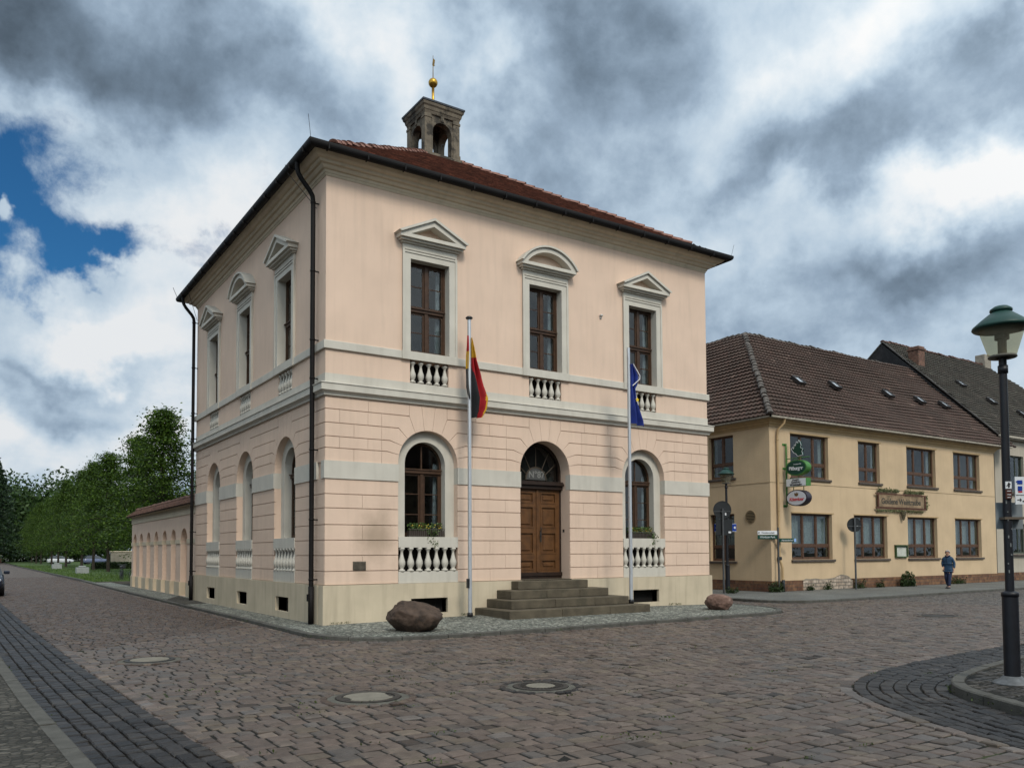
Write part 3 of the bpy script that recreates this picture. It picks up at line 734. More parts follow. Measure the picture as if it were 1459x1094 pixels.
for i in range(4):
    cb = dict(v=[], f=[], t=[])
    ea, tb = Vector((*E[i], zE)), Vector((*T4[i], zT)); capline(cb, ea.lerp(tb, .12), tb, .12, .34)
    link('hip_tiles', mesh_np('hip_tiles', cb['v'], cb['f'], M('hip_tile', (.20, .10, .075), .8, .3, 9, .3, 30, attr=True), tone=cb['t']), rt)
b = MB(); b.sweep_rect([(.0, 11.253), (.50, 11.253), (.50, 11.33), (.0, 11.34)], 0, BW, 0, BD); link('eaves_board', b.mesh('eaves_board', gutm), rt)
# snow hooks / roof hook
b = MB(); b.tube([(5.75, 4.6, 14.98), (5.75, 4.55, 15.12), (5.8, 4.45, 15.1)], .02, 6); link('roof_hook', b.mesh('roof_hook', iron), rt)
# bell turret
tur = link('bell_turret', None, hall) if False else None
b = MB(); t0, t1 = 5.77, 7.09; tc = (t0+t1)/2
b.bev(t0-.1, t1+.1, t0-.1, t1+.1, 14.7, 15.42, .02)
def tface(T):
    b.T = T
    w = (t1-t0)/2
    b.slab(rect(-w+.0, w-.0, 15.42, 16.797), [archloop(0, 15.432, 16.215, .37, 16)], -w+.03, -w+.26)
    b.T = None
for k in range(4):
    b.T = Matrix.Translation((tc, tc, 0)) @ Matrix.Rotation(k*PI/2, 4, 'Z')
    w = (t1-t0)/2
    xs = (-w+.03, w-.03) if k % 2 == 0 else (-w+.26, w-.26)
    b.slab(rect(xs[0], xs[1], 15.42, 16.797), [archloop(0, 15.432, 16.215, .37, 16)], -w+.03, -w+.26)
    b.slab(arc(0, 16.215, .46, 0, 180, 14)+arc(0, 16.215, .37, 180, 0, 14), [], -w-.0, -w+.03)
    b.box(-.06, .06, -w-.03, -w+.03, 16.627, 16.808)
    b.box(-.46, -.37, -w, -w+.03, 15.42, 16.215); b.box(.37, .46, -w, -w+.03, 15.42, 16.215)
b.T = None
for sx in (t0, t1-.2):
    for sy in (t0, t1-.2): b.bev(sx-.03, sx+.23, sy-.03, sy+.23, 15.42, 16.808, .015); b.bev(sx-.05, sx+.25, sy-.05, sy+.25, 16.65, 16.74, .01); b.bev(sx-.05, sx+.25, sy-.05, sy+.25, 15.42, 15.582, .01)
b.sweep_rect([(-.3, 16.797), (.02, 16.797), (.05, 16.887), (.07, 16.91), (.09, 17.012), (.13, 17.057), (.15, 17.147), (-.3, 17.147)], t0, t1, t0, t1)
tur = link('bell_turret', b.mesh('bell_turret', stone), hall, label='weathered brown stone bell turret with round arches')
b = MB(); e = .17
vs = [(t0-e, t0-e, 17.159), (t1+e, t0-e, 17.159), (t1+e, t1+e, 17.159), (t0-e, t1+e, 17.159), (tc, tc, 17.475)]
vs2 = [(x, y, z+.06) if i < 4 else (x, y, z+.06) for i, (x, y, z) in enumerate(vs)]
b.add(vs+vs2, [(3, 2, 1, 0), (0, 1, 6, 5), (1, 2, 7, 6), (2, 3, 8, 7), (3, 0, 5, 8), (5, 6, 9), (6, 7, 9), (7, 8, 9), (8, 5, 9)])
link('turret_roof', b.mesh('turret_roof', slate), tur)
b = MB(); b.lathe([(.07, 17.418), (.06, 17.644), (.045, 17.757), (.05, 18.2)], (tc, tc, 0), 12)
b.lathe([(.165*math.sin(R_(a)), 18.35-.165*math.cos(R_(a))) for a in range(4, 180, 11)], (tc, tc, 0), 18)
link('finial_ball', b.mesh('finial', gold), tur)
b = MB(); b.tube([(tc, tc, 18.5), (tc, tc, 19.35)], [.018, .008], 6); b.slab([(0, 18.95), (.09, 19.), (.05, 19.), (.08, 19.2), (0, 19.25), (-.03, 19.)], [], -.006, .006)
me = b.mesh('vane', M('old_brass', (.14, .09, .03), .5, .3, 9, metal=.6))
for v in me.vertices[-12:]: v.co.x += tc; v.co.y += tc
link('weather_vane', me, tur)
# lightning rods, sensor, vent, door bell
b = MB(); b.tube([(-.62, -.62, 11.35), (-.72, -.72, 11.85)], .006, 5); b.tube([(-.6, BD+.6, 11.35), (-.7, BD+.95, 11.85)], .01, 5); b.tube([(BW+.6, -.6, 11.35), (BW+.68, -.66, 11.75)], .005, 5)
b.tube([(-.62, 1.2, 11.45), (-.62, 1.15, 11.28), (-.06, .48, 10.2)], .008, 5); b.tube([(-.60, BD-1, 11.3), (-.06, BD-.2, 10.4)], .008, 5)
link('lightning_rod', b.mesh('lightning_rod', iron), hall)
b = MB(); b.lathe([(.045, 0), (.05, .05), (.02, .06)], (8.60, -.05, 8.72), 10); b.box(8.57, 8.63, -.03, 0, 8.66, 8.76); link('wall_sensor', b.mesh('wall_sensor', M('sensor_white', (.5, .48, .45), .4)), hall)
b = MB(); b.box(.72, 1.06, -.012, .0, 1.28, 1.50)
for k in range(7): b.box(.73, 1.05, -.022, -.012, 1.295+k*.028, 1.31+k*.028)
link('vent_grille', b.mesh('vent_grille', M('old_brass_dark', (.10, .085, .065), .6, .3, 9)), hall)
b = MB(); b.box(7.385, 7.39, .26, .34, 2.28, 2.36); link('door_bell', b.mesh('door_bell', iron), hall)
# soot stain above the vent kept inside wall material (see wall)
# ---- door
c = 6.53; dy = .42
b = MB()
b.slab(archloop(c, .96, ZC, RA+.02), [archloop(c, 1.0, ZC, RA-.07)], dy, dy+.10)
b.bev(c-RA+.0, c+RA, dy-.02, dy+.10, .93, 1.03, .008); b.box(c-RA, c+RA, dy-.05, dy+.1, 1.03, 1.13)
b.bev(c-RA-.0, c+RA+.0, dy-.10, dy+.06, 3.50, 3.62, .015); b.box(c-RA+.0, c+RA-.0, dy-.17, dy+.02, 3.62, 3.68); b.box(c-RA, c+RA, dy-.12, dy+.02, 3.68, 3.73)
dfr = link('door_frame', b.mesh('door_frame', woodd), hall)
def leaf(s):
    b = MB(); x0, x1 = (c+.006, c+RA-.07) if s > 0 else (c-RA+.07, c-.006)
    b.box(x0, x1, dy+.03, dy+.07, 1.13, 3.50)
    rows = [(1.20, 1.50), (1.66, 2.28), (2.40, 3.02), (3.10, 3.42)]
    xs = [x0, x0+.12, x1-.12, x1]
    b.box(xs[0], xs[1], dy, dy+.03, 1.13, 3.50); b.box(xs[2], xs[3], dy, dy+.03, 1.13, 3.50)
    zs = [1.13]+[z for r in rows for z in r]+[3.50]
    for k in range(0, len(zs), 2): b.box(xs[1], xs[2], dy, dy+.03, zs[k], zs[k+1])
    for z0, z1 in rows:
        g = .035
        b.box(xs[1], xs[1]+g, dy-.012, dy+.02, z0, z1); b.box(xs[2]-g, xs[2], dy-.012, dy+.02, z0, z1)
        b.box(xs[1]+g, xs[2]-g, dy-.012, dy+.02, z0, z0+g); b.box(xs[1]+g, xs[2]-g, dy-.012, dy+.02, z1-g, z1)
        b.bev(xs[1]+.09, xs[2]-.09, dy+.004, dy+.04, z0+.09, z1-.09, .02)
    if s > 0: b.bev(c-.035, c+.035, dy-.03, dy+.03, 1.13, 3.50, .012)
    return b.mesh('door', doorw)
dl = link('door', leaf(-1), hall); dr = link('door', leaf(1), hall)
b = MB(); b.box(c+.09, c+.14, dy-.02, dy, 2.0, 2.32); b.tube([(c+.115, dy-.02, 2.2), (c+.115, dy-.07, 2.2), (c+.03, dy-.075, 2.19)], .012, 6)
b.tube([(c+.115, dy-.02, 2.3), (c+.115, dy-.06, 2.36), (c+.115, dy-.02, 2.42)], .01, 6); link('handle', b.mesh('handle', iron), dr)
b = MB()
for a in (25, 55, 90, 125, 155): b.tube([(c+.36*math.cos(R_(a)), dy+.05, 3.78+.36*math.sin(R_(a))), (c+.79*math.cos(R_(a)), dy+.05, ZC-.05+.79*math.sin(R_(a)))], .012, 6)
b.slab(arc(c, 3.78, .37, 0, 180, 16)+arc(c, 3.78, .34, 180, 0, 16), [], dy+.03, dy+.07)
fan = link('fanlight', b.mesh('fanlight', M('fanlight_bar', (.06, .045, .03), .6)), hall)
b = MB(); b.slab([(c-RA+.06, 3.74), (c+RA-.06, 3.74)]+arc(c, ZC, RA-.06, 0, 180, 20), [], dy+.062, dy+.068); link('pane', b.mesh('fan_pane', glass), fan)
b = MB(); b.slab(arc(c, 3.78, .335, 0, 180, 16), [], dy+.045, dy+.05); plate = link('number_plate', b.mesh('number_plate', M('number_plate', (.06, .06, .058), .7)), fan)
numm = M('number_paint', (.17, .17, .16), .6)
tx = text_obj('number', 'N°87', .26, numm, fan, (c+.02, dy+.04, 3.92), bold=.006)
b = MB(); b.box(c-RA+.05, c+RA-.05, dy+.30, dy+.33, 3.4, 5); link('fanlight_back', b.mesh('fanlight_back', dark), hall)

# ================================================================ entrance steps
st = thing('entrance_steps', 'broad worn sandstone steps, four high, leading up to the brown door', 'steps', (6.5, 0, 0))
hs = [(2.36, 1.72, -.15, .25), (1.99, 1.26, .252, .47), (1.67, .76, .472, .695), (1.20, .42, .697, .925)]
for hw, dp, z0, z1 in hs:
    b = MB(); n = 3 if hw > 1.5 else 1; xs = [-hw, -hw*.3, hw*.38, hw] if n == 3 else [-hw, hw]
    for i in range(len(xs)-1): b.bev(xs[i]+.003, xs[i+1]-.003, -dp, -.062, z0, z1, .014)
    link('step', b.mesh('step', stepst), st)
b = MB(); b.box(5.68-6.5, 7.39-6.5, -.06, .45, .90, .95); link('threshold', b.mesh('threshold', stepst), st)

# ================================================================ garden wall with blind arcade
GX, G0, G1 = .30, 13.1, 28.7
gw = thing('arcaded_wall', 'pink garden wall with blind round arches and a small tiled coping beside the town hall', 'wall', (GX, G1, 0), -PI/2)
# local u = G1 - y
gy = [(16.35, .62), (18.35, .47), (20.2, .47), (22.1, .47), (24.0, .47), (25.95, .47), (27.75, .47)]
GL = G1-G0
cent = [(G1-y, r) for y, r in gy]
b = MB()
b.slab(rect(0, GL, -.1, 3.72), [archloop(u, .0, 2.75-r, r, 16) for u, r in cent], 0, .22); b.box(0, GL, .222, .45, -.1, 3.72)
link('wall_face', b.mesh('garden_wall', pink), gw)
b = MB(); ee = [-.02]+[e for u, r in sorted(cent) for e in (u-r+.002, u+r-.002)]+[GL]
for j in range(0, len(ee), 2): b.box(ee[j], ee[j+1], -.03, .21, 2.12, 2.30)
b.box(-.02, GL, -.03, .0, 3.28, 3.70); b.box(-.02, 0, -.03, .45, 3.28, 3.70)
link('band', b.mesh('garden_band', creamw), gw)
b = MB()
for j in range(0, len(ee), 2): b.box(ee[j]-.02, ee[j+1]+.02, -.05, .215, -.1, .55)
link('plinth', b.mesh('garden_plinth', cream), gw)
rb = dict(v=[], f=[], t=[])
roof_plane(rb, (-.15, -.26, 3.66), (GL, -.26, 3.66), (-.15, .30, 4.05), (GL, .30, 4.05), .15, .03, .18, .03)
roof_plane(rb, (GL, .75, 3.66), (-.15, .75, 3.66), (GL, .25, 4.05), (-.15, .25, 4.05), .15, .03, .18, .03)
capline(rb, (-.15, .28, 4.03), (GL, .28, 4.03), .11, .34)
link('coping', mesh_np('coping', rb['v'], rb['f'], M('coping_tile', (.10, .052, .036), .85, .35, 9, .3, 30, attr=True), tone=rb['t']), gw)
b = MB(); b.slab([(-.24, 3.62), (.72, 3.62), (.28, 3.98)], [], 0, 1)
me = MB(); me.add([(-.12, -.22, 3.62), (-.12, .70, 3.62), (-.12, .27, 4.0), (GL, -.22, 3.62), (GL, .70, 3.62), (GL, .27, 4.0)], [(0, 1, 2), (5, 4, 3), (0, 3, 4, 1), (1, 4, 5, 2), (2, 5, 3, 0)])
link('coping_core', me.mesh('coping_core', creamw), gw)
b = MB()
for u, r in cent[1:6:2]: b.box(u-.1, u+.1, .19, .215, 1.62, 1.74)
link('vent_slot', b.mesh('vent_slot', dark), gw)

# ================================================================ GROUND
ZR = -.08
b = MB(); b.add([(-1500, -1500, -.2), (1500, -1500, -.2), (1500, 1500, -.2), (-1500, 1500, -.2)], [(0, 1, 2, 3)]); structure('ground', b.mesh('ground', groundm))
b = MB(); b.add([(-30, -60, -.105), (130, -60, -.105), (130, 60, -.105), (-30, 60, -.105)], [(0, 1, 2, 3)]); structure('road_bed', b.mesh('road_bed', joint))
farroad = M_brick('far_setts', (.085, .06, .05), (.13, .105, .085), (.02, .017, .014), .2, .14, .012, .8, 'XY')
b = MB(); b.add([(-8.5, 56, -.085), (-.75, 56, -.085), (1.5, 300, -.085), (-12, 300, -.085)], [(0, 1, 2, 3)]); structure('far_road', b.mesh('far_road', farroad))

# pavement round the town hall: kerb line (outer bottom edge) in world metres
kerb = [(-.60, 60), (-.62, 42), (-.85, 28), (-.95, 18), (-.95, 7), (-.99, 1.2), (-1.04, -1.2), (-1.0, -2.0), (-.78, -2.7), (-.3, -3.25), (.4, -3.52), (1.4, -3.62), (3.3, -3.72), (6.5, -3.60), (9.6, -3.50), (11.4, -3.50), (12.4, -3.3), (13.2, -2.75), (13.7, -1.9), (13.95, -.7), (14.1, 3), (14.1, 40)]
def resample(P, step):
    out = []; 
    for i in range(len(P)-1):
        a, c = Vector(P[i]), Vector(P[i+1]); n = max(1, int((c-a).length/step))
        for k in range(n): out.append(a+(c-a)*k/n)
    out.append(Vector(P[-1])); return out
def smooth_line(P, it=2):
    for _ in range(it):
        Q = [P[0]]
        for i in range(len(P)-1):
            a, c = Vector(P[i]), Vector(P[i+1]); Q += [tuple(a*.75+c*.25), tuple(a*.25+c*.75)]
        Q.append(P[-1]); P = Q
    return P
def hz(x, y):
    # the pavement humps up gently towards the steps
    if x < -.06 or y > 0: base = 0
    else:
        base = .10*max(0, math.sin(PI*min(max(x, 0), 13.1)/13.1))**.6
    d = max(0, -y); return base*max(0, 1-d/3.4)-.012*min(d, 3.5)/3.5
kl = resample(smooth_line(kerb[1:]), .35)
def offset_line(P, d):
    out = []
    for i, p in enumerate(P):
        t = (Vector(P[min(i+1, len(P)-1)])-Vector(P[max(i-1, 0)])).normalized(); out.append(Vector(p)+Vector((-t.y, t.x))*d)
    return out
def kerb_mesh(line, w, ztop, zbot, mat, side=1, piece=1.0):
    # individual kerb stones along a line; side: which way the pavement lies
    b = MB(); inner = offset_line(line, w*side); acc = 0; start = 0
    V = [Vector(p) for p in line]
    for i in range(1, len(V)):
        acc += (V[i]-V[i-1]).length
        if acc >= piece or i == len(V)-1:
            seg = list(range(start, i+1)); vs = []; fs = []; dz = random.uniform(-.006, .006)
            g = .008
            for j, k in enumerate(seg):
                p, q = Vector(line[k]), Vector(inner[k])
                if j == 0: t = (V[k+1]-V[k]).normalized()*g; p = p+t; q = q+t
                if j == len(seg)-1: t = (V[k]-V[k-1]).normalized()*g; p = p-t; q = q-t
                n = (q-p).normalized()*.018
                vs += [(p.x, p.y, zbot), (p.x, p.y, ztop-.015+dz), (p.x+n.x, p.y+n.y, ztop+dz), (q.x, q.y, ztop+dz), (q.x, q.y, zbot)]
            for j in range(len(seg)-1):
                for c in range(4): fs.append((j*5+c, j*5+c+1, j*5+5+c+1, j*5+5+c))
            fs.append((0, 1, 2, 3, 4)); e = (len(seg)-1)*5; fs.append((e+4, e+3, e+2, e+1, e))
            b.add(vs, fs); start = i; acc = 0
    return b.mesh('kerb', mat)
# the building lies to the LEFT of travel (line runs from far left round the corner)
structure('kerb', kerb_mesh(kl, .13, .0, -.2, granite, 1))
inner = offset_line(kl, .13)
b = MB(); vs = []; n = 9
def wallpt(p):
    x = min(max(p.x, .35 if p.y > 13 else 0.1), 12.9); y = max(p.y, .12)
    return Vector((x, y))
for p in inner:
    q = wallpt(p)
    for k in range(n):
        r = Vector(p).lerp(q, k/(n-1)); vs.append((r.x, r.y, hz(r.x, r.y)-.002+(0 if k else -.004)))
fs = [(i*n+k, (i+1)*n+k, (i+1)*n+k+1, i*n+k+1) for i in range(len(inner)-1) for k in range(n-1)]
b.add(vs, fs, True); structure('pavement', b.mesh('pavement', mosaic))
# left pavement + kerb
lk = [(-6.05, -18), (-6.15, -14), (-6.28, -11), (-6.47, -7.7), (-6.64, -2.8), (-6.8, 4), (-6.95, 12), (-7.05, 20), (-8.0, 45), (-8.6, 60)]
lkl = resample(smooth_line(lk), .4)
structure('kerb', kerb_mesh(lkl, .16, .02, -.2, granite, 1, .9))
li = offset_line(lkl, .16)
b = MB(); vs = []
for p in li: vs += [(p.x, p.y, .012), (p.x-14, p.y, .012)]
b.add(vs, [(2*i, 2*i+2, 2*i+3, 2*i+1) for i in range(len(li)-1)]); structure('pavement', b.mesh('pavement_left', mosaicd))
# island on the right
ik = [(9.5, -12.0), (6.8, -12.2), (5.2, -12.42), (4.3, -12.6), (3.65, -12.82), (3.22, -13.08), (2.95, -13.35), (2.68, -13.75), (2.40, -14.25), (2.1, -14.9), (1.7, -16), (1.2, -17.5), (.8, -19)]
ikl = resample(smooth_line(ik), .25)
structure('kerb', kerb_mesh(ikl, .15, .035, -.2, granite, 1, .9))
# far pavement before the inn
fk = [(16.6, 60), (16.6, 12), (16.4, 3), (16.3, .9), (16.5, .1), (16.9, -.45), (17.8, -.74), (21, -.72), (26.6, -.45), (33.5, -.2), (45, .2), (80, 1.4)]
fkl = resample(smooth_line(fk), .5)
structure('kerb', kerb_mesh(fkl, .13, .0, -.2, granite, 1, 1.0))
fi = offset_line(fkl, .13)
b = MB(); vs = []
for p in fi: vs += [(p.x, p.y, -.003), (min(max(p.x, 21.3), 90) if p.y < 3.9 else 21.3, max(p.y, 4.2), .0)]
b.add(vs, [(2*i, 2*i+2, 2*i+3, 2*i+1) for i in range(len(fi)-1)]); structure('pavement', b.mesh('pavement_far', asphaltm))
# ---- laid stones
HOLES = [(-2.95, -9.17, .50), (-.70, -9.70, .46), (-4.52, -3.72, .50), (15.26, -6.3, .55)]
SV, SF, ST = [], [], []
def dist_to(line, p):
    best = 1e9
    for q in line:
        d = (q[0]-p[0])**2+(q[1]-p[1])**2
        if d < best: best = d
    return math.sqrt(best)
LK = np.array([tuple(p) for p in lkl]); KL = np.array([tuple(p) for p in kl]); IK = np.array([tuple(p) for p in ikl]); FK = np.array([tuple(p) for p in fkl])
# exact crossings as functions
def lk_x(y): return np.interp(y, LK[:, 1], LK[:, 0])
STRIP = 1.02
def ipoly(P): return np.vstack([P])
hall_poly = np.vstack([KL, [[14.1, 80], [-.62, 80]]])
isl_poly = np.vstack([IK, [[30, -19], [30, -12]]])
far_poly = np.vstack([FK, [[90, 90], [16.6, 90]]])
def inside(poly, x, y):
    n = len(poly); c = np.zeros(x.shape, bool); j = n-1
    for i in range(n):
        xi, yi = poly[i]; xj, yj = poly[j]
        t = ((yi > y) != (yj > y)) & (x < (xj-xi)*(y-yi)/(yj-yi+1e-12)+xi); c ^= t; j = i
    return c
def mindist(poly, x, y):
    best = np.full(x.shape, 1e9)
    for i in range(len(poly)): best = np.minimum(best, (poly[i][0]-x)**2+(poly[i][1]-y)**2)
    return np.sqrt(best)
isl_band = np.array([tuple(p) for p in offset_line([Vector(p) for p in IK], -1.22)])
isl_band_poly = np.vstack([isl_band, [[30, -25], [30, -10.8]]])
def in_view(x, y, marg=1.5):
    v = np.stack([x-CP.x, y-CP.y]); d = v[0]*math.cos(YAW)+v[1]*math.sin(YAW); r = v[0]*math.sin(YAW)-v[1]*math.cos(YAW)
    return (d > 3.2) & (r > -.62*d-marg) & (r < .66*d+marg)
def put_stones(Q, tone, rise):
    # Q: (n,4,2) corner quads, tone (n,3), rise (n,)
    n = len(Q); c = Q.mean(1, keepdims=True)
    L = np.linalg.norm(Q-c, axis=2, keepdims=True)
    ring0 = Q; ring1 = c+(Q-c)*(1-.006/L); ring2 = c+(Q-c)*(1-.024/L)
    z = ZR+rise
    tilt = rng.normal(0, .004, (n, 4))
    V = np.zeros((n, 12, 3)); V[:, 0:4, :2] = ring0; V[:, 0:4, 2] = (z-.04)[:, None]
    V[:, 4:8, :2] = ring1; V[:, 4:8, 2] = (z-.011)[:, None]+tilt; V[:, 8:12, :2] = ring2; V[:, 8:12, 2] = z[:, None]+tilt
    base = sum(len(v) for v in SV); idx = (np.arange(n)*12+base)[:, None]
    fl = []
    for k in range(4):
        l = (k+1) % 4
        fl.append(idx+np.array([[k, l, 4+l, 4+k]])); fl.append(idx+np.array([[4+k, 4+l, 8+l, 8+k]]))
    fl.append(idx+np.array([[8, 9, 10, 11]]))
    Fa = np.stack(fl, 1).reshape(-1, 4); T = np.repeat(tone, 9, axis=0)
    SV.append(V.reshape(-1, 3)); SF.append(Fa); ST.append(T)
def tones(n, pal, var=.18):
    p = np.array(pal)[rng.integers(0, len(pal), n)]; return p*np.clip(rng.normal(1, var, (n, 1)), .5, 1.6)
PAL_MAIN = [(1.03, .93, .88), (1.0, .89, .83), (.92, .90, .88), (1.10, 1.0, .90), (.98, .86, .80), (.84, .86, .88), (1.04, .96, .89), (.90, .80, .75), (1.06, .98, .84)]
PAL_LEFT = [(.80, .66, .58), (.72, .62, .55), (.62, .56, .52), (.92, .80, .68), (.70, .56, .48), (.55, .5, .48)]
PAL_DARK = [(.21, .22, .24), (.15, .157, .175), (.28, .29, .30), (.18, .185, .20), (.11, .115, .13)]
PAL_GREY = [(.92, .94, .94), (.80, .82, .82), (1.02, 1.02, .98), (.72, .76, .78)]
def field(x0, x1, y0, y1, row, lmin, lmax, pred, pal, wav=.0, gap=.018, var=.18, odd=0):
    y = y0; Qs = []; 
    while y < y1:
        h = row*rng.uniform(.88, 1.12); n = int((x1-x0)/lmin)+2
        ls = rng.uniform(lmin, lmax, n); xs = x0+rng.uniform(0, lmax)+np.concatenate([[0], np.cumsum(ls)]); xs = xs[xs < x1]
        if len(xs) > 1:
            a, c = xs[:-1]+gap*.5, xs[1:]-gap*.5
            wv = lambda x: wav*np.sin(x*.45+y*.13)+wav*.5*np.sin(x*1.3+y*.6)
            J = rng.normal(0, .0045, (len(a), 4, 2))
            q = np.stack([np.stack([a, y+gap*.5+wv(a)], 1), np.stack([c, y+gap*.5+wv(c)], 1), np.stack([c, y+h-gap*.5+wv(c)], 1), np.stack([a, y+h-gap*.5+wv(a)], 1)], 1)+J
            Qs.append(q)
        y += h
    Q = np.concatenate(Qs); c = Q.mean(1); m = pred(c[:, 0], c[:, 1]) & in_view(c[:, 0], c[:, 1])
    Q = Q[m]; t = tones(len(Q), pal, var*.7)
    if odd:
        k = rng.random(len(Q)) < odd; t[k] *= .38
    put_stones(Q, t, rng.normal(-.012, .0035, len(Q)))
def strip(line, off0, off1, rows, ll, pal, side, gap=.012, pred=None):
    P = [Vector(tuple(p)) for p in line]; Q = []
    for r in range(rows):
        o0 = off0+(off1-off0)*r/rows; o1 = off0+(off1-off0)*(r+1)/rows
        A = offset_line(P, side*o0); B = offset_line(P, side*o1)
        cum = [0]
        for i in range(1, len(P)): cum.append(cum[-1]+(P[i]-P[i-1]).length)
        cum = np.array(cum); Ax = np.array([tuple(p) for p in A]); Bx = np.array([tuple(p) for p in B])
        s = rng.uniform(0, ll)
        while s < cum[-1]-ll:
            l = ll*rng.uniform(.7, 1.3); e = s+l-gap
            f = lambda X, t: (np.interp(t, cum, X[:, 0]), np.interp(t, cum, X[:, 1]))
            g = gap*.5/max(abs(o1-o0), .01)
            a0, a1, b1, b0 = map(np.array, (f(Ax, s), f(Ax, e), f(Bx, e), f(Bx, s)))
            Q.append([a0+(b0-a0)*g, a1+(b1-a1)*g, b1-(b1-a1)*g, b0-(b0-a0)*g]); s += l
    Q = np.array(Q)+rng.normal(0, .004, (len(Q), 4, 2)); c = Q.mean(1); m = in_view(c[:, 0], c[:, 1])
    if pred is not None: m &= pred(c[:, 0], c[:, 1])
    Q = Q[m]; put_stones(Q, tones(len(Q), pal, .22), rng.normal(0, .003, len(Q)))
def nohole(x, y, g=0):
    m = np.ones(x.shape, bool)
    for hx, hy, r in HOLES: m &= ((x-hx)**2+(y-hy)**2) > (r+.02+g)**2
    return m
def road_ok(x, y):
    return nohole(x, y, .03) & (x > lk_x(y)+STRIP) & ~inside(hall_poly, x, y) & (mindist(KL, x, y) > .03) & ~inside(isl_band_poly, x, y) & ~inside(far_poly, x, y) & (mindist(FK, x, y) > .02)
def left_zone(x, y): return (x < -.3) & (y > -1.75+(x+5.6)*.93)
def far_zone(x, y): return (x > 21+.0*y) & (y > -5.2)
field(-7.2, 34, -16, 16, .205, .16, .28, lambda x, y: road_ok(x, y) & ~left_zone(x, y) & ~far_zone(x, y), PAL_MAIN, wav=.07, odd=.018)
field(-8.5, -.3, -3, 56, .15, .13, .24, lambda x, y: road_ok(x, y) & left_zone(x, y), PAL_LEFT, wav=.05)
field(20.5, 60, -6, 3, .16, .13, .2, lambda x, y: road_ok(x, y) & far_zone(x, y), PAL_GREY, wav=.05)
strip(lkl, .03, STRIP, 6, .2, PAL_DARK, -1)
strip(ikl, .03, 1.16, 7, .2, PAL_DARK, -1)
strip(ikl, 1.165, 1.33, 1, .22, PAL_MAIN, -1)
strip(lkl, STRIP+.005, STRIP+.17, 1, .22, PAL_MAIN, -1, pred=lambda x, y: y < 0)
strip(kl, .02, .14, 1, .2, PAL_MAIN, -1)
for hx, hy, r in HOLES:
    ring = [Vector((hx+(r)*math.cos(a), hy+(r)*math.sin(a))) for a in np.linspace(0, 2*PI+.15, 40)]
    strip(ring, .0, .11, 1, .13, PAL_LEFT if r != .46 else PAL_DARK, -1)
V = np.concatenate(SV); Fa = np.concatenate(SF); T = np.concatenate(ST)
structure('road', mesh_np('road', V, Fa, stonemat, tone=T))
# island top: narrow dark mossy stones
SV, SF, ST = [], [], []
zk = ZR; ZR = .03
field(.5, 12, -19, -12, .13, .13, .2, lambda x, y: inside(isl_poly, x, y) & (mindist(IK, x, y) > .22), [(.34, .32, .27), (.28, .27, .24), (.38, .36, .28)], wav=.02)
ZR = zk
structure('island_paving', mesh_np('island_paving', np.concatenate(SV), np.concatenate(SF), stonemat, tone=np.concatenate(ST)))
b = MB(); iin = offset_line([Vector(p) for p in IK], .14); vs = []
for p in iin: vs += [(p.x, p.y, .012), (p.x+14, p.y-.4, .012)]
b.add(vs, [(2*i, 2*i+2, 2*i+3, 2*i+1) for i in range(len(iin)-1)]); structure('island_bed', b.mesh('island_bed', joint))
# lawn
b = MB(); N = 24; vs = []
lx = lambda y: -.45 if y < 60 else -.45+(y-60)*.006
for i in range(N+1):
    for j in range(N+1):
        y = 36.5+(i/N)**2*210; x = lx(y)+(j/N)**1.5*90
        if i == 0 and x < .9: pass
        vs.append((x, y, .0+.05*math.sin(x*.3+y*.2)*min(1, j/4)+.01))
b.add(vs, [(i*(N+1)+j, i*(N+1)+j+1, (i+1)*(N+1)+j+1, (i+1)*(N+1)+j) for i in range(N) for j in range(N)], True)
structure('lawn', b.mesh('lawn', lawnm))
b = MB(); b.box(-.62, -.47, 42, 240, -.2, .03); b.box(-.47, 3.5, 36.3, 36.45, -.1, .05); structure('lawn_kerb', b.mesh('lawn_kerb', granite))
b = MB(); b.add([(-1.0+.1, 10.6, .004), (-.15, 10.6, .004), (.2, 16.8, .004), (-.8, 14.0, .004)], [(0, 1, 2, 3)]); structure('pavement_patch', b.mesh('pavement_patch', mosaicd))
# grass
def leaf_cards(P, size, nrm=None, aspect=1.6, up=0.0):
    n = len(P); d = rng.normal(size=(n, 3)); 
    if nrm is not None: d = d*.7+nrm
    d[:, 2] += up; d /= np.linalg.norm(d, axis=1, keepdims=True)
    r = rng.normal(size=(n, 3)); u = np.cross(d, r); u /= np.linalg.norm(u, axis=1, keepdims=True); v = np.cross(d, u)
    s = (size*rng.uniform(.6, 1.35, n))[:, None]; u = u*s*aspect*.5; v = v*s*.5
    V = np.stack([P-u, P+v*.8-u*.15, P+u, P-v*.8-u*.15], 1)
    return V.reshape(-1, 3), (np.arange(n)[:, None]*4+np.arange(4)[None])
n = 26000; gy_ = 36.6+90*rng.random(n)**1.7; gx_ = lx(50)+.1+26*rng.random(n)**1.3
tri = rng.uniform(-.05, .05, (n, 3, 2)); hgt = rng.uniform(.05, .16, n)
V = np.zeros((n, 3, 3)); V[:, :, 0] = gx_[:, None]+tri[:, :, 0]; V[:, :, 1] = gy_[:, None]+tri[:, :, 1]; V[:, 2, 2] = hgt; V[:, :, 2] += .0
grassm = M_leaf('grass_blade', (.035, .075, .012), (.11, .17, .035), .3)
go = bpy.data.objects.new('grass', mesh_np('grass', V.reshape(-1, 3), np.arange(n*3).reshape(-1, 3), grassm, tone=rng.random((n, 3)))); SC.collection.objects.link(go)
go['kind'] = 'stuff'; go['label'] = 'short green grass of the park beside the cobbled street'; go['category'] = 'grass'
P = []
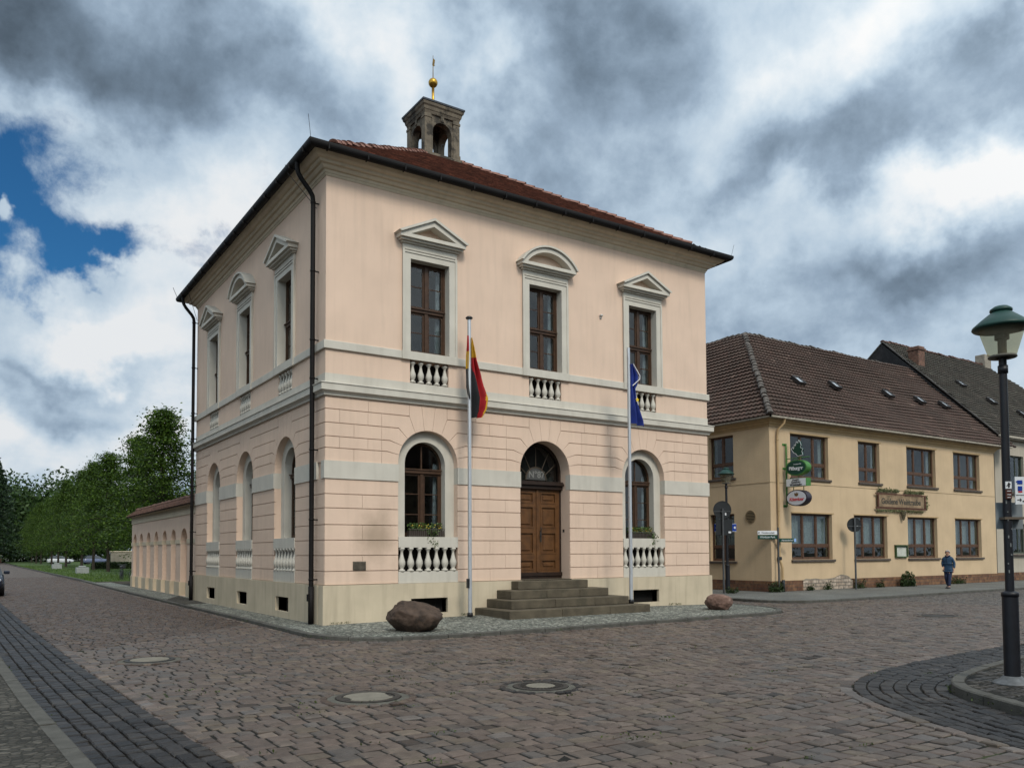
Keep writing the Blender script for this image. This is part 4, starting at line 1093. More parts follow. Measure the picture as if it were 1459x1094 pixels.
for ln_, z_, dens in ((kl, -.06, 14), (ikl, -.05, 16), (lkl, -.05, 8)):
    for p_ in ln_:
        if random.random() < .45:
            for _ in range(int(dens*random.random())): P.append((p_.x+random.gauss(0, .05), p_.y-.02+random.gauss(0, .04), z_+random.random()*.035))
for _ in range(70):
    qx, qy = random.uniform(-5, 5), random.uniform(-14.5, -6); a_ = random.random()*3
    for _ in range(random.randint(4, 14)): d_ = random.gauss(0, .10); P.append((qx+d_, qy+random.gauss(0, .012), -.088+random.random()*.022))
for x_ in np.arange(0, 13, .05):
    if math.sin(x_*2.3)+math.sin(x_*5.1) > .9 and not 4 < x_ < 9: 
        for _ in range(6): P.append((x_+random.gauss(0, .04), -.08-random.random()*.04, hz(x_, -.1)+random.random()*.05))
P = np.array(P); V_, F_ = leaf_cards(P, .02, up=.3)
jw = bpy.data.objects.new('joint_weeds', mesh_np('joint_weeds', V_, F_, M_leaf('moss_leaf', (.018, .03, .006), (.07, .10, .02), .15), tone=rng.random((len(F_), 3)))); SC.collection.objects.link(jw)
jw['kind'] = 'stuff'; jw['label'] = 'moss and tiny weeds in the joints of the paving and along the kerbs'; jw['category'] = 'weeds'
# manhole covers
def manhole(x, y, r, label, kind, seed):
    random.seed(seed)
    t = thing('manhole_cover', label, 'manhole cover', (x, y, ZR), random.uniform(0, 6), 'manhole covers in the cobbled road')
    b = MB(); b.lathe([(r*1.02, -.05), (r*1.02, -.014), (r*.95, -.006), (r*.82, -.004), (r*.81, -.02), (.001, -.02)], n=40, smooth=False); link('surround', b.mesh('manhole_surround', M('mortar_dark', (.085, .08, .066), .9, .3, 8, .6, 40)), t)
    b = MB(); b.lathe([(r*.80, -.03), (r*.80, .004), (r*.66, .006), (r*.655, -.004), (r*.001, -.004)], n=40, smooth=False)
    if kind == 'ring':
        b.lathe([(r*.64, -.02), (r*.64, .003), (r*.42, .003), (r*.42, -.02)], n=40, smooth=False)
        for k in range(28):
            a = 2*PI*k/28; b.T = Matrix.Rotation(a, 4, 'Z'); b.box(r*.45, r*.60, -.012, .012, .003, .009); b.T = None
    link('iron_rim', b.mesh('manhole_rim', iron), t)
    if kind != 'iron':
        b = MB(); rr = r*.42 if kind == 'ring' else r*.62; N = 44; pts = []
        for k in range(N):
            a = 2*PI*k/N; q = rr*(1-.0*k)
            if kind == 'bite' and (abs(((a-2.3+PI) % (2*PI))-PI) < .35 or abs(((a-5.4+PI) % (2*PI))-PI) < .45): q *= .78+.05*random.random()
            pts.append((q*math.cos(a), q*math.sin(a)))
        b.add([(x_, y_, .0065) for x_, y_ in pts]+[(x_, y_, -.01) for x_, y_ in pts], [tuple(range(N))]+[(k, (k+1) % N, N+(k+1) % N, N+k) for k in range(N)])
        link('cement_fill', b.mesh('cement_fill', cement), t)
manhole(-2.95, -9.17, .50, 'round manhole cover with chipped sandy cement filling, nearest the camera', 'bite', 1)
manhole(-.70, -9.70, .46, 'round manhole cover with a small cement disc inside a wide studded iron ring', 'ring', 2)
manhole(-4.52, -3.72, .50, 'round manhole cover with pale cement filling beside the dark gutter strip on the left', 'plain', 3)
manhole(15.26, -6.3, .55, 'dark iron manhole cover far off in the right hand street', 'iron', 4)

# ================================================================ BOULDERS
def boulder(name, label, loc, dims, rz, mat, seed, group=None):
    bm = bmesh.new(); bmesh.ops.create_icosphere(bm, subdivisions=5, radius=1)
    rs = np.random.default_rng(seed); planes = rs.normal(size=(13, 3)); planes /= np.linalg.norm(planes, axis=1)[:, None]; dd = rs.uniform(.70, .92, 13)
    from mathutils import noise as mn
    for v in bm.verts:
        p = v.co.copy(); u = p.normalized(); r = .92/((abs(u.x)**3.4+abs(u.y)**3.4+abs(u.z)**3.4)**(1/3.4))
        for pl, d in zip(planes, dd):
            c = u.x*pl[0]+u.y*pl[1]+u.z*pl[2]
            if c > .05: r = min(r, d/c)
        r = min(r, 1.15); r += .06*mn.fractal(u*2.2+Vector((seed, 0, 0)), .8, 2, 5)+.02*mn.fractal(u*9, .7, 2, 3)
        tp = 1-.28*max(0, min(1, (.05-u.z*r)/.6)); v.co = Vector((u.x*r*tp*dims[0]/1.9, u.y*r*tp*dims[1]/1.9, max(u.z*r, -.62)*dims[2]/1.45))
    zmin = min(v.co.z for v in bm.verts)
    for v in bm.verts: v.co.z -= zmin
    me = bpy.data.meshes.new(name); bm.to_mesh(me); bm.free(); me.materials.append(mat)
    for p in me.polygons: p.use_smooth = True
    return thing(name, label, 'boulder', loc, rz, group, me)
boulder('boulder', 'large dark reddish brown boulder on the pavement before the left cellar window', (1.08, -2.55, -.02), (1.24, .92, .64), -.55, boulderm, 8)
boulder('boulder', 'smaller pinkish granite boulder at the right corner of the town hall', (11.25, -2.0, -.02), (.92, .75, .46), .2, boulder2, 11)

# ================================================================ FLAGPOLES AND FLAGS
def pole(label, x, y, z0, z1, cap):
    t = thing('flagpole', label, 'flagpole', (x, y, z0), 0, None)
    b = MB(); b.tube([(0, 0, .0), (0, 0, z1-z0)], [.052, .045], 14); link('pole', b.mesh('pole', alu), t)
    b = MB(); b.tube([(-.055, -.03, .75), (-.06, -.035, z1-z0-.08)], .004, 5); b.tube([(-.07, -.035, .78), (-.06, -.045, z1-z0-.2)], .004, 5); link('halyard', b.mesh('halyard', M('rope', (.3, .29, .27), .8)), t)
    if cap: b = MB(); b.lathe([(.05, 0), (.09, .02), (.095, .05), (.06, .08), (.001, .09)], (0, 0, z1-z0-.01), 14); link('cap', b.mesh('cap', black), t)
    b = MB(); b.lathe([(.075, 0), (.075, .10), (.055, .12)], n=14); link('base', b.mesh('base', black), t)
    if cap: b = MB(); b.bev(-.10, -.04, -.06, .02, .74, .98, .008); link('cleat', b.mesh('cleat', black), t)
    return t
pole('silver flagpole left of the steps with the black red and gold flag', 3.66, -.62, .06, 7.74, True)
pole('silver flagpole at the right end of the steps with the dark blue flag', 8.60, -1.22, .25, 7.52, False)
def flag_mesh(zs, left, right, colfn, folds, depth, mats, nu=26, nz=60, ragged=0):
    V = []; Fc = []; mi = []
    for j in range(nz+1):
        z = zs[0]+(zs[-1]-zs[0])*j/nz
        l = np.interp(-z, [-q for q in zs], left); r = np.interp(-z, [-q for q in zs], right)
        for i in range(nu+1):
            s = i/nu; ph = s*folds*2*PI
            x = l+(r-l)*(s+.05*math.sin(ph+.6*z)); y = depth*math.sin(ph+z*1.2)*(.5+.5*min(1, (zs[0]-z)+.3))+.03*math.sin(z*5+s*3)
            V.append((x, y, z-(ragged*s*.2 if j == nz else 0)))
    for j in range(nz):
        for i in range(nu):
            a = j*(nu+1)+i; Fc.append((a, a+1, a+nu+2, a+nu+1)); mi.append(colfn((i+.5)/nu, zs[0]+(zs[-1]-zs[0])*(j+.5)/nz))
    return mesh_np('flag', V, Fc, mats, midx=mi, smooth=True)
fb, fr_, fg, fw = M('flag_black', (.012, .012, .014), .8, .2), M('flag_red', (.30, .008, .012), .75, .15), M('flag_gold', (.50, .27, .012), .75, .12), M('flag_white', (.62, .6, .6), .8, .1)
def german(s, z):
    if z > 6.95: return 3 if s > .7 else 2
    if z > 6.72: return 2
    kb = np.interp(z, [5.2, 5.7, 6.0, 6.33, 6.62], [.62, .44, .38, .22, .0]); kg = np.interp(z, [5.2, 5.7, 6.04, 6.2], [.80, .74, .93, 1.1])
    return 0 if s < kb else (1 if s < kg else 2)
fo = thing('german_flag', 'limp black red and gold flag hanging from the left flagpole', 'flag', (3.72, -.66, 0), -.25, None,
    flag_mesh([7.25, 7.0, 6.66, 6.33, 6.04, 5.7, 5.4, 5.18], [-.02]*8, [.01, .07, .14, .27, .35, .47, .41, .27], german, 2.1, .06, [fb, fr_, fg, fw]))
def leftbit(s, z): return 1 if z > 6.9 else (2 if z > 6.45 else 0)
link('flag_fold', flag_mesh([7.3, 6.9, 6.4, 5.95, 5.65], [-.13, -.14, -.15, -.16, -.10], [-.05]*5, leftbit, 1.2, .04, [fb, fr_, fg, fw], nu=10), fo)
feu = M('flag_blue', (.012, .028, .19), .75, .2)
def eu(s, z): return 1 if (s > .9 and z > 6.5) else 0
eo = thing('european_flag', 'limp dark blue flag with a yellow star on the right flagpole', 'flag', (8.63, -1.27, 0), -.2, None,
    flag_mesh([7.05, 6.7, 6.52, 6.35, 6.0, 5.8, 5.5, 5.38], [.0]*8, [.06, .27, .26, .17, .22, .28, .38, .43], eu, 2.2, .06, [feu, fw], ragged=.6))
def star(r): return [(r*(1 if k % 2 == 0 else .4)*math.sin(k*PI/5), r*(1 if k % 2 == 0 else .4)*math.cos(k*PI/5)) for k in range(10)]
yel = M('star_yellow', (.75, .52, .02), .7, .1)
b = MB(); b.slab([(x+.16, z+6.02) for x, z in star(.07)], [], -.09, -.08); link('star', b.mesh('star', yel), eo)
b = MB(); b.tube([(.06, -.05, 7.05), (.27, -.06, 6.72), (.26, -.06, 6.62), (.03, -.06, 6.42)], .014, 6); link('hem', b.mesh('hem', fw), eo)

# ================================================================ FLOWER BOXES
flm = M_leaf('box_leaf', (.03, .06, .015), (.10, .16, .04), .2); fly = M('box_flower', (.55, .40, .05), .7)
def flower_box(c, label, seed, drape):
    rs = np.random.default_rng(seed)
    t = thing('flower_box', label, 'flower box', (c, .10, 2.112), 0, None)
    b = MB()
    for k in range(18): x = -.5+k*.059; b.box(x, x+.012, -.02, -.01, .0, .20)
    b.box(-.52, .52, -.022, -.008, .19, .205); b.box(-.52, .52, -.022, -.008, .0, .015); link('rail', b.mesh('box_rail', M('box_metal', (.10, .09, .075), .5, metal=.4)), t)
    b = MB(); b.box(-.50, .50, .0, .16, .005, .16); link('trough', b.mesh('trough', M('trough', (.035, .025, .02), .8)), t)
    n = 520; P = np.stack([rs.uniform(-.48, .48, n), rs.uniform(.0, .16, n), .14+.22*rs.random(n)**1.5], 1)
    m = int(n*.25); P[:m] = np.stack([drape+rs.normal(0, .09, m), rs.uniform(-.14, -.03, m), .16-rs.random(m)*.42], 1)
    V, Fq = leaf_cards(P, .045); link('plants', mesh_np('plants', V, Fq, flm, tone=rng.random((len(Fq), 3))), t)
    n = 60; P = np.stack([rs.uniform(-.45, .45, n), rs.uniform(-.03, .1, n), .2+.12*rs.random(n)], 1); V, Fq = leaf_cards(P, .03, aspect=1); link('flowers', mesh_np('flowers', V, Fq, fly), t)
flower_box(2.80, 'flower box with trailing green plant in the left ground floor window', 3, .12)
flower_box(10.27, 'flower box with dry brownish plants in the ground floor window right of the door', 4, .38)

# ================================================================ INN
A0 = Vector((21.18, 4.07, 0)); ang = -R_(2.62)*0.5
inn = thing('inn', 'yellow roughcast inn with brown wooden windows and a big brown pantile roof', 'building', (21.18, 4.0, 0))
IL = 18.6
iw = [(1.36, 4.0, 3), (6.24, 7.93, 2), (10.19, 12.77, 3), (14.46, 17.06, 3)]
il = [(1.34, 4.17, 3), (5.81, 8.42, 3), (10.15, 12.78, 3), (14.48, 17.07, 3)]
uz = (4.88, 6.78); lz = (1.34, 3.34)
b = MB(); b.slab(rect(0, IL, .45, 7.05), [rect(a, e, *uz) for a, e, n in iw]+[rect(a, e, *lz) for a, e, n in il], 0, .35)
LD = 22
lws = [(1.95, 3.35), (5.5, 7.2), (9.5, 11.2)]
b.T = Matrix.Translation((0, LD, 0)) @ Matrix.Rotation(-PI/2, 4, 'Z')
b.slab(rect(0, LD-.35, .45, 7.05), [rect(LD-e, LD-a, 4.95, 6.85) for a, e in lws]+[rect(LD-e, LD-a, 1.28, 3.36) for a, e in lws], 0, .35); b.T = None
b.box(IL-.3, IL, .35, 12, .0, 7.05); b.box(.35, IL, 11.7, 12, 0, 7.0)
link('wall', b.mesh('inn_wall', inn_st), inn)
b = MB(); b.box(.35, IL-.3, .35, 11.6, 3.9, 4.1); b.box(.35, IL-.3, 5, 5.2, .5, 6.9); b.box(5, 5.2, .4, 5, .5, 6.9); b.box(9.3, 9.5, .4, 5, .5, 6.9); b.box(13.5, 13.7, .4, 5, .5, 6.9); b.box(.35, IL-.3, .35, 11.6, 6.95, 7.0)
link('interior', b.mesh('inn_interior', M('inn_interior', (.05, .045, .04), .9)), inn)
b = MB(); b.box(-.05, 2.0, -.05, .3, -.1, .44); b.box(5.6, IL, -.05, .3, -.1, .44); b.box(-.05, .3, .3, LD, -.1, .44); link('plinth', b.mesh('inn_plinth', plinthb), inn)
pts = [(1.9, -.1), (5.7, -.1), (5.66, .3), (5.45, .36), (5.3, .48), (5.1, .55), (4.7, .60), (4.5, .56), (4.2, .47), (3.9, .44), (3.6, .42), (3.3, .42), (3.0, .46), (2.6, .44), (2.3, .46), (2.05, .38)]
b = MB(); b.slab(pts, [], -.02, .2); link('bare_masonry', b.mesh('bare_masonry', rubble), inn, label='patch of bare whitish brickwork where the plinth facing has fallen off')
b = MB(); b.slab([(x*1.0+(.06 if x > 3.6 else -.06), z+.05 if z > 0 else z) for x, z in pts], [], -.008, .2); link('broken_edge', b.mesh('broken_edge', rubbl2), inn)
# cornice, band lines, gutter
b = MB()
prof = [(-.01, 6.98), (.03, 6.98), (.04, 7.06), (.09, 7.08), (.12, 7.16), (.22, 7.20), (.24, 7.28), (.30, 7.31), (-.01, 7.31)]
b.sweep_rect(prof, 0, IL, 0, LD); link('cornice', b.mesh('inn_cornice', inn_tr), inn)
b = MB(); b.box(0, IL, -.012, .0, 4.60, 4.62); b.box(-.012, 0, 0, LD, 4.60, 4.62); link('render_seam', b.mesh('render_seam', M('seam', (.25, .19, .11), .9)), inn)
b = MB()
for a, e, n in iw: b.box(a-.02, e+.12, -.02, .0, uz[1], uz[1]+.05)
for a, e, n in il: b.box(a-.02, e+.12, -.02, .0, lz[1], lz[1]+.05)
link('window_head', b.mesh('window_head', inn_tr), inn)
def inn_window(x0, x1, z0, z1, n, lower, rz=0, base=(0, 0, 0), cols=None):
    w, h = x1-x0, z1-z0; b = MB(); zt = h*(.30 if lower else .33)
    b.box(0, w, 0, .07, 0, .07); b.box(0, w, 0, .07, h-.06, h); b.box(0, .06, 0, .07, .07, h-.06); b.box(w-.06, w, 0, .07, .07, h-.06)
    b.box(.06, w-.06, -.01, .07, zt-.05, zt+.05)
    for k in range(1, n): x = w*k/n; b.box(x-.045, x+.045, -.015, .07, .07, zt-.05); b.box(x-.045, x+.045, -.015, .07, zt+.05, h-.06)
    for k in range(n):
        xa, xb = w*k/n+.05, w*(k+1)/n-.05
        for za, zb in ((.07, zt-.05), (zt+.05, h-.06)):
            b.box(xa, xa+.035, .005, .05, za, zb); b.box(xb-.035, xb, .005, .05, za, zb); b.box(xa+.035, xb-.035, .005, .05, za, za+.035); b.box(xa+.035, xb-.035, .005, .05, zb-.035, zb)
    loc = (base[0]+math.cos(rz)*x0-math.sin(rz)*.16, base[1]+math.sin(rz)*x0+math.cos(rz)*.16, z0)
    wo = link('window', b.mesh('inn_window', inn_wood), inn, loc, rz)
    g = MB(); g.box(.04, w-.04, .02, .026, .04, h-.04); link('pane', g.mesh('inn_pane', glass), wo)
    s = MB(); s.bev(-.05, w+.14, -.24, .0, -.11, -.01, .012); link('sill', s.mesh('inn_sill', sillm), wo)
    c = MB(); NX = int(w/.03)
    if lower:
        vs = []; 
        for i in range(NX+1):
            x = .05+(w-.1)*i/NX; y = .17+.02*math.sin(i*1.1)+.012*math.sin(i*.47+1); vs += [(x, y, zt+.02), (x, y, h-.05)]
        c.add(vs, [(2*i, 2*i+2, 2*i+3, 2*i+1) for i in range(NX)], True); link('curtain', c.mesh('curtain', curtain), wo)
    else:
        vs = []; fs = []
        for (xa, xb) in ((.05, w*.12), (w*.90, w-.05)):
            o = len(vs)
            for i in range(9): x = xa+(xb-xa)*i/8; y = .2+.025*math.sin(i*1.7); vs += [(x, y, .05), (x, y, h-.05)]
            fs += [(o+2*i, o+2*i+2, o+2*i+3, o+2*i+1) for i in range(8)]
        c.add(vs, fs, True); link('curtain', c.mesh('curtain', curtain), wo)
for a, e, n in iw: inn_window(a, e, *uz, n, False)
for a, e, n in il: inn_window(a, e, *lz, n, True)
for a, e in lws:
    inn_window(LD-e, LD-a, 4.95, 6.85, 2, False, -PI/2, (0, LD, 0)); inn_window(LD-e, LD-a, 1.28, 3.36, 2, True, -PI/2, (0, LD, 0))
# roof
ix, iy = 21.18, 4.0
rb = dict(v=[], f=[], t=[])
ez = 7.34
def loc3(x, y, z): return (x-ix, y-iy, z)
apex = (27.05, 10.15, 13.15)
roof_plane(rb, loc3(20.72, 3.56, ez), loc3(41.3, 3.56, ez), loc3(*apex), loc3(45.2, 10.15, 13.15), .335, .07, .235, .045, sag=.14)
roof_plane(rb, loc3(20.72, 26, ez), loc3(20.72, 3.56, ez), loc3(27.05, 26, 13.15), loc3(*apex), .335, .07, .235, .045, sag=.1)
roof_plane(rb, loc3(43.9, 16.8, ez), loc3(27.2, 16.8, ez), loc3(43.9, 10.15, 13.15), loc3(27.05, 10.15, 13.15), .335, .045, None, 0)
roof_plane(rb, loc3(33.4, 16.8, ez), loc3(33.4, 26, ez), loc3(27.05, 10.15, 13.15), loc3(27.05, 26, 13.15), .335, .045, None, 0)
ir = link('roof', mesh_np('inn_roof', rb['v'], rb['f'], pantile, tone=rb['t']), inn)
cb = dict(v=[], f=[], t=[])
capline(cb, loc3(20.66, 3.5, ez+.03), loc3(27.05, 10.15, 13.18), .125, .36, .012); capline(cb, loc3(27.05, 10.15, 13.13), loc3(43.6, 10.15, 13.05), .13, .36, .02); capline(cb, loc3(27.05, 10.15, 13.13), loc3(27.05, 26, 13.1), .13, .36, .02)
link('ridge_tiles', mesh_np('inn_ridge', cb['v'], cb['f'], M('ridge_tile', (.09, .078, .068), .9, .35, 6, .5, 20, attr=True), tone=cb['t']), ir)
b = MB(); b.box(-.46, 19.8, -.46, -.40, ez-.05, ez+.02); b.box(-.46, -.40, -.46, LD, ez-.05, ez+.02); b.box(-.42, 19.8, -.42, .05, ez-.06, ez-.045); b.box(-.42, .05, .05, LD, ez-.06, ez-.045)
link('eaves_board', b.mesh('inn_eaves', M('eaves_pale', (.30, .27, .22), .8, .3, 8)), ir)
def skylight(par, x, y, z, slope, w=.5, h=.62):
    a = math.atan(slope); T = Matrix.Translation((x, y, z)) @ Matrix.Rotation(a, 4, 'X')
    b = MB(); b.T = T; b.slab(rect(-w/2, w/2, -h/2, h/2), [rect(-w/2+.05, w/2-.05, -h/2+.05, h/2-.05)], 0, 0.1)
    # slab extrudes along y; turn frame flat
    b = MB(); b.T = T
    for q in ((-w/2, w/2, -h/2, -h/2+.06), (-w/2, w/2, h/2-.06, h/2), (-w/2, -w/2+.06, -h/2+.06, h/2-.06), (w/2-.06, w/2, -h/2+.06, h/2-.06)): b.box(q[0], q[1], q[2], q[3], .0, .15)
    o = link('skylight', b.mesh('skylight', M('skylight_frame', (.035, .03, .028), .5, metal=.4)), par)
    b = MB(); b.T = T; b.box(-w/2+.05, w/2-.05, -h/2+.05, h/2-.05, .09, .11); link('pane', b.mesh('skylight_pane', M('skylight_glass', (.34, .37, .40), .12, .1, 3, spec=.8)), o)
for x, y in ((26.3, 6.36), (29.35, 6.5), (34.1, 6.58), (37.0, 6.5), (39.4, 6.45)):
    skylight(inn, x-ix, y-iy, 7.34+(y-3.56)*.881+.04, .881)
# downpipe, grille
b = MB(); b.tube([(.55, -.38, 7.28), (.55, -.34, 7.1), (.42, -.12, 6.85), (.40, -.10, 6.6), (.40, -.10, 1.42)], .05, 10); b.tube([(.40, -.10, 1.35), (.46, -.13, 1.2), (.5, -.16, 1.0), (.5, -.16, .5)], .055, 10)
for z in (6.4, 5, 3.4, 2): b.lathe([(.062, 0), (.062, .04)], (.40, -.10, z), 10)
dp = link('downpipe', b.mesh('inn_downpipe', pipe_y), inn)
b = MB(); b.lathe([(.07, 0), (.07, .5)], (.52, -.17, 0), 10); b.bev(.33, .47, -.17, -.03, 1.33, 1.47, .01); link('pipe_shoe', b.mesh('pipe_shoe', sgrey), dp)
b = MB(); b.T = Matrix.Translation((0, 1.05, 3.19)) @ Matrix.Rotation(-PI/2, 4, 'Z')
b.slab(arc(0, 0, .28, 0, 360, 28)[:-1], [arc(0, 0, .25, 0, 360, 28)[:-1]], -.03, .0)
for k in range(7):
    z = -.2+k*.066; hw = math.sqrt(max(.25**2-z**2, 0)); b.box(-hw, hw, -.025, 0, z-.012, z+.018)
b.T = None; link('vent_grille', b.mesh('inn_vent', M('grille_tan', (.22, .16, .09), .8)), inn)
b = MB(); b.T = Matrix.Translation((0, 1.05, 3.19)) @ Matrix.Rotation(-PI/2, 4, 'Z'); b.slab(arc(0, 0, .24, 0, 360, 28)[:-1], [], -.006, .0); b.T = None; link('vent_opening', b.mesh('vent_back', dark), inn)

# ---- wall sign
ws = thing('wall_sign', 'old wooden name board in a rusty iron frame with vine leaves above it', 'sign', (ix+9.5, 4.0, 4.06))
rust = M('rust_iron', (.075, .028, .018), .8, .4, 9)
b = MB(); b.box(-1.95, 1.95, -.10, -.07, -.28, .28); link('board', b.mesh('sign_board', M('weathered_board', (.22, .155, .095), .9, .35, 4, patch=((.12, .10, .06), 2.5, .55, .6))), ws)
b = MB(); b.box(-2.15, 2.1, -.14, -.10, .30, .36); b.box(-2.15, 2.1, -.14, -.10, -.36, -.30); b.box(-1.98, -1.90, -.14, -.10, -.30, .30); b.box(1.98, 2.06, -.14, -.10, -.30, .30)
for x in (-1.9, -.4, .5, 1.9): b.box(x, x+.04, -.10, .0, -.33, -.30); b.box(x, x+.04, -.10, .0, .30, .33)
link('frame', b.mesh('sign_frame', rust), ws)
text_obj('lettering', 'Goldene Weintraube', .385, M('letter_brown', (.05, .045, .035), .8), ws, (0, -.105, -.02), bold=.008, spacing=1.0)
vine = M_leaf('vine_leaf', (.05, .06, .03), (.16, .17, .07), .1)
n = 420; P = np.concatenate([np.stack([rng.uniform(-1.9, -.2, n), rng.normal(-.10, .02, n), .44+np.abs(rng.normal(0, .07, n))], 1), np.stack([rng.uniform(.3, 1.95, n), rng.normal(-.10, .02, n), .42+np.abs(rng.normal(0, .07, n))], 1), np.stack([rng.normal(2.2, .06, 130), rng.normal(-.10, .02, 130), rng.uniform(-.35, .35, 130)], 1), np.stack([rng.uniform(-2.0, 1.9, 380), rng.normal(-.09, .02, 380), -.42-np.abs(rng.normal(0, .05, 380))], 1)])
V, Fq = leaf_cards(P, .07, nrm=np.array([0, -1.2, 0]), aspect=1.1); link('vine_leaves', mesh_np('vine', V, Fq, vine, tone=rng.random((len(Fq), 3))), ws)
b = MB()
for k in range(34):
    z = -.46-.42*(k/34); r = .14*(1-(k/34)**1.3)+.02; a = k*2.4
    cx_, cy_ = .1+r*math.cos(a), -.13+.5*r*math.sin(a)
    b.lathe([(.001, -.04), (.03, -.025), (.04, 0), (.03, .025), (.001, .04)], (cx_, cy_, z), 7)
link('grape_bunch', b.mesh('grapes', M('grape', (.10, .085, .05), .6, .3, 5)), ws)
# ---- menu case
mc = thing('menu_case', 'small green display case with a white sheet on the yellow wall between two windows', 'display case', (ix+9.47, 4.0, 1.36))
b = MB(); b.box(-.5, .5, -.10, -.0, .02, .07); b.box(-.5, .5, -.10, 0, .53, .58); b.box(-.5, -.44, -.10, 0, .07, .53); b.box(.44, .5, -.10, 0, .07, .53); b.box(-.52, .56, -.13, .0, .585, .62)
link('case', b.mesh('menu_case', M('case_green', (.03, .06, .02), .6, .3, 5)), mc)
b = MB(); b.box(-.44, .44, -.04, -.001, .07, .53); link('sheet', b.mesh('menu_sheet', M('menu_sheet', (.42, .43, .38), .8, .25, 3)), mc)
# ---- bracket sign
hs_ = thing('hanging_sign', 'green bracket at the inn corner with leaf emblem, two oval signs and box sign', 'sign', (ix+.95, 4.0, 0), -PI/2)
# local: x points away from the wall (world -Y), local y inward (+X)
b = MB()
b.tube([(.10, 0, 3.6), (.10, 0, 6.28)], .035, 8)
for z in (6.25, 5.22, 3.62): b.tube([(-.02, 0, z), (.12, 0, z)], .028, 8); b.bev(-.02, .02, -.12, .12, z-.05, z+.05, .01)
for z, x in ((5.62, 1.25), (3.95, .3), (5.2, .3), (4.6, .3)): b.tube([(.10, 0, z), (x, 0, z)], .02, 8)
b.tube([(.45, 0, 4.4), (.45, 0, 4.25)], .018, 6); b.tube([(.95, 0, 4.4), (.95, 0, 4.25)], .018, 6); b.tube([(.7, 0, 4.85), (.7, 0, 4.75)], .018, 6)
for k in range(12): a = k*.8; b.tube([(.14, 0, 5.0+k*.1), (.20+.04*math.sin(a), 0, 5.03+k*.1), (.15, 0, 5.07+k*.1)], .008, 5)
link('bracket', b.mesh('bracket', green_s), hs_)
lf = [(.38, 6.02), (.46, 6.10), (.50, 6.04), (.55, 6.20), (.60, 6.16), (.64, 6.32), (.72, 6.26), (.76, 6.38), (.84, 6.28), (.90, 6.14), (.86, 6.05), (.98, 5.96), (.92, 5.88), (.97, 5.72), (.70, 5.68), (.60, 5.80), (.50, 5.84)]
b = MB(); b.slab(lf, [], -.03, .03); le = link('leaf_emblem', b.mesh('leaf_emblem', dkgreen), hs_)
b = MB(); b.slab([(x, z) for x, z in lf], [inset(lf, .018)], -.036, -.031); link('leaf_outline', b.mesh('leaf_outline', white_s), le)
def oval(cx, cz, a, c, y0, y1, rimmat, facemat, name):
    el = [(cx+a*math.cos(R_(k)), cz+c*math.sin(R_(k))) for k in range(0, 360, 10)]; ei = [(cx+(a-.05)*math.cos(R_(k)), cz+(c-.04)*math.sin(R_(k))) for k in range(0, 360, 10)]
    b = MB(); b.slab(el, [], y0, y1); o = link(name, b.mesh(name, rimmat), hs_)
    b = MB(); b.slab(ei, [], y0-.006, y0-.001); link('face', b.mesh('oval_face', facemat), o); return o
o1 = oval(.70, 5.20, .52, .33, -.16, .16, green_s, dkgreen, 'oval_sign'); o1['label'] = 'dark green oval beer sign with white lettering'
text_obj('lettering', 'Bitburger', .20, white_s, o1, (.70, -.17, 5.17), bold=.008, spacing=.9); text_obj('lettering', 'Premium Pils', .07, white_s, o1, (.78, -.17, 5.34))
b = MB(); b.box(.20, 1.18, -.16, .16, 4.42, 4.75); bx = link('box_sign', b.mesh('box_sign', green_s), hs_)
b = MB(); b.box(.21, 1.17, -.166, -.161, 4.43, 4.74); link('face', b.mesh('box_face', white_s), bx)
for s_, z_, t_ in ((.08, 4.69, 'Gaststätte'), (.13, 4.595, 'Goldene'), (.12, 4.485, 'Weintraube')): text_obj('lettering', t_, s_, black, bx, (.69, -.17, z_), bold=.004)
o2 = oval(.70, 3.93, .52, .34, -.16, .16, M('sign_rim_black', (.02, .015, .025), .4), M('sign_lilac', (.55, .56, .60), .5, .05), 'oval_sign'); o2['label'] = 'white oval beer sign with red script lettering and a crest'
text_obj('lettering', 'Köstritzer', .19, signred, o2, (.70, -.17, 3.87), shear=.25, bold=.004, spacing=.92)
b = MB(); b.slab([(.60, 4.10), (.62, 4.02), (.70, 3.99), (.78, 4.02), (.80, 4.10), (.78, 4.16), (.74, 4.10), (.70, 4.18), (.66, 4.10), (.62, 4.16)], [], -.172, -.167); link('crest', b.mesh('crest', M('crest_brown', (.12, .07, .03), .6)), o2)

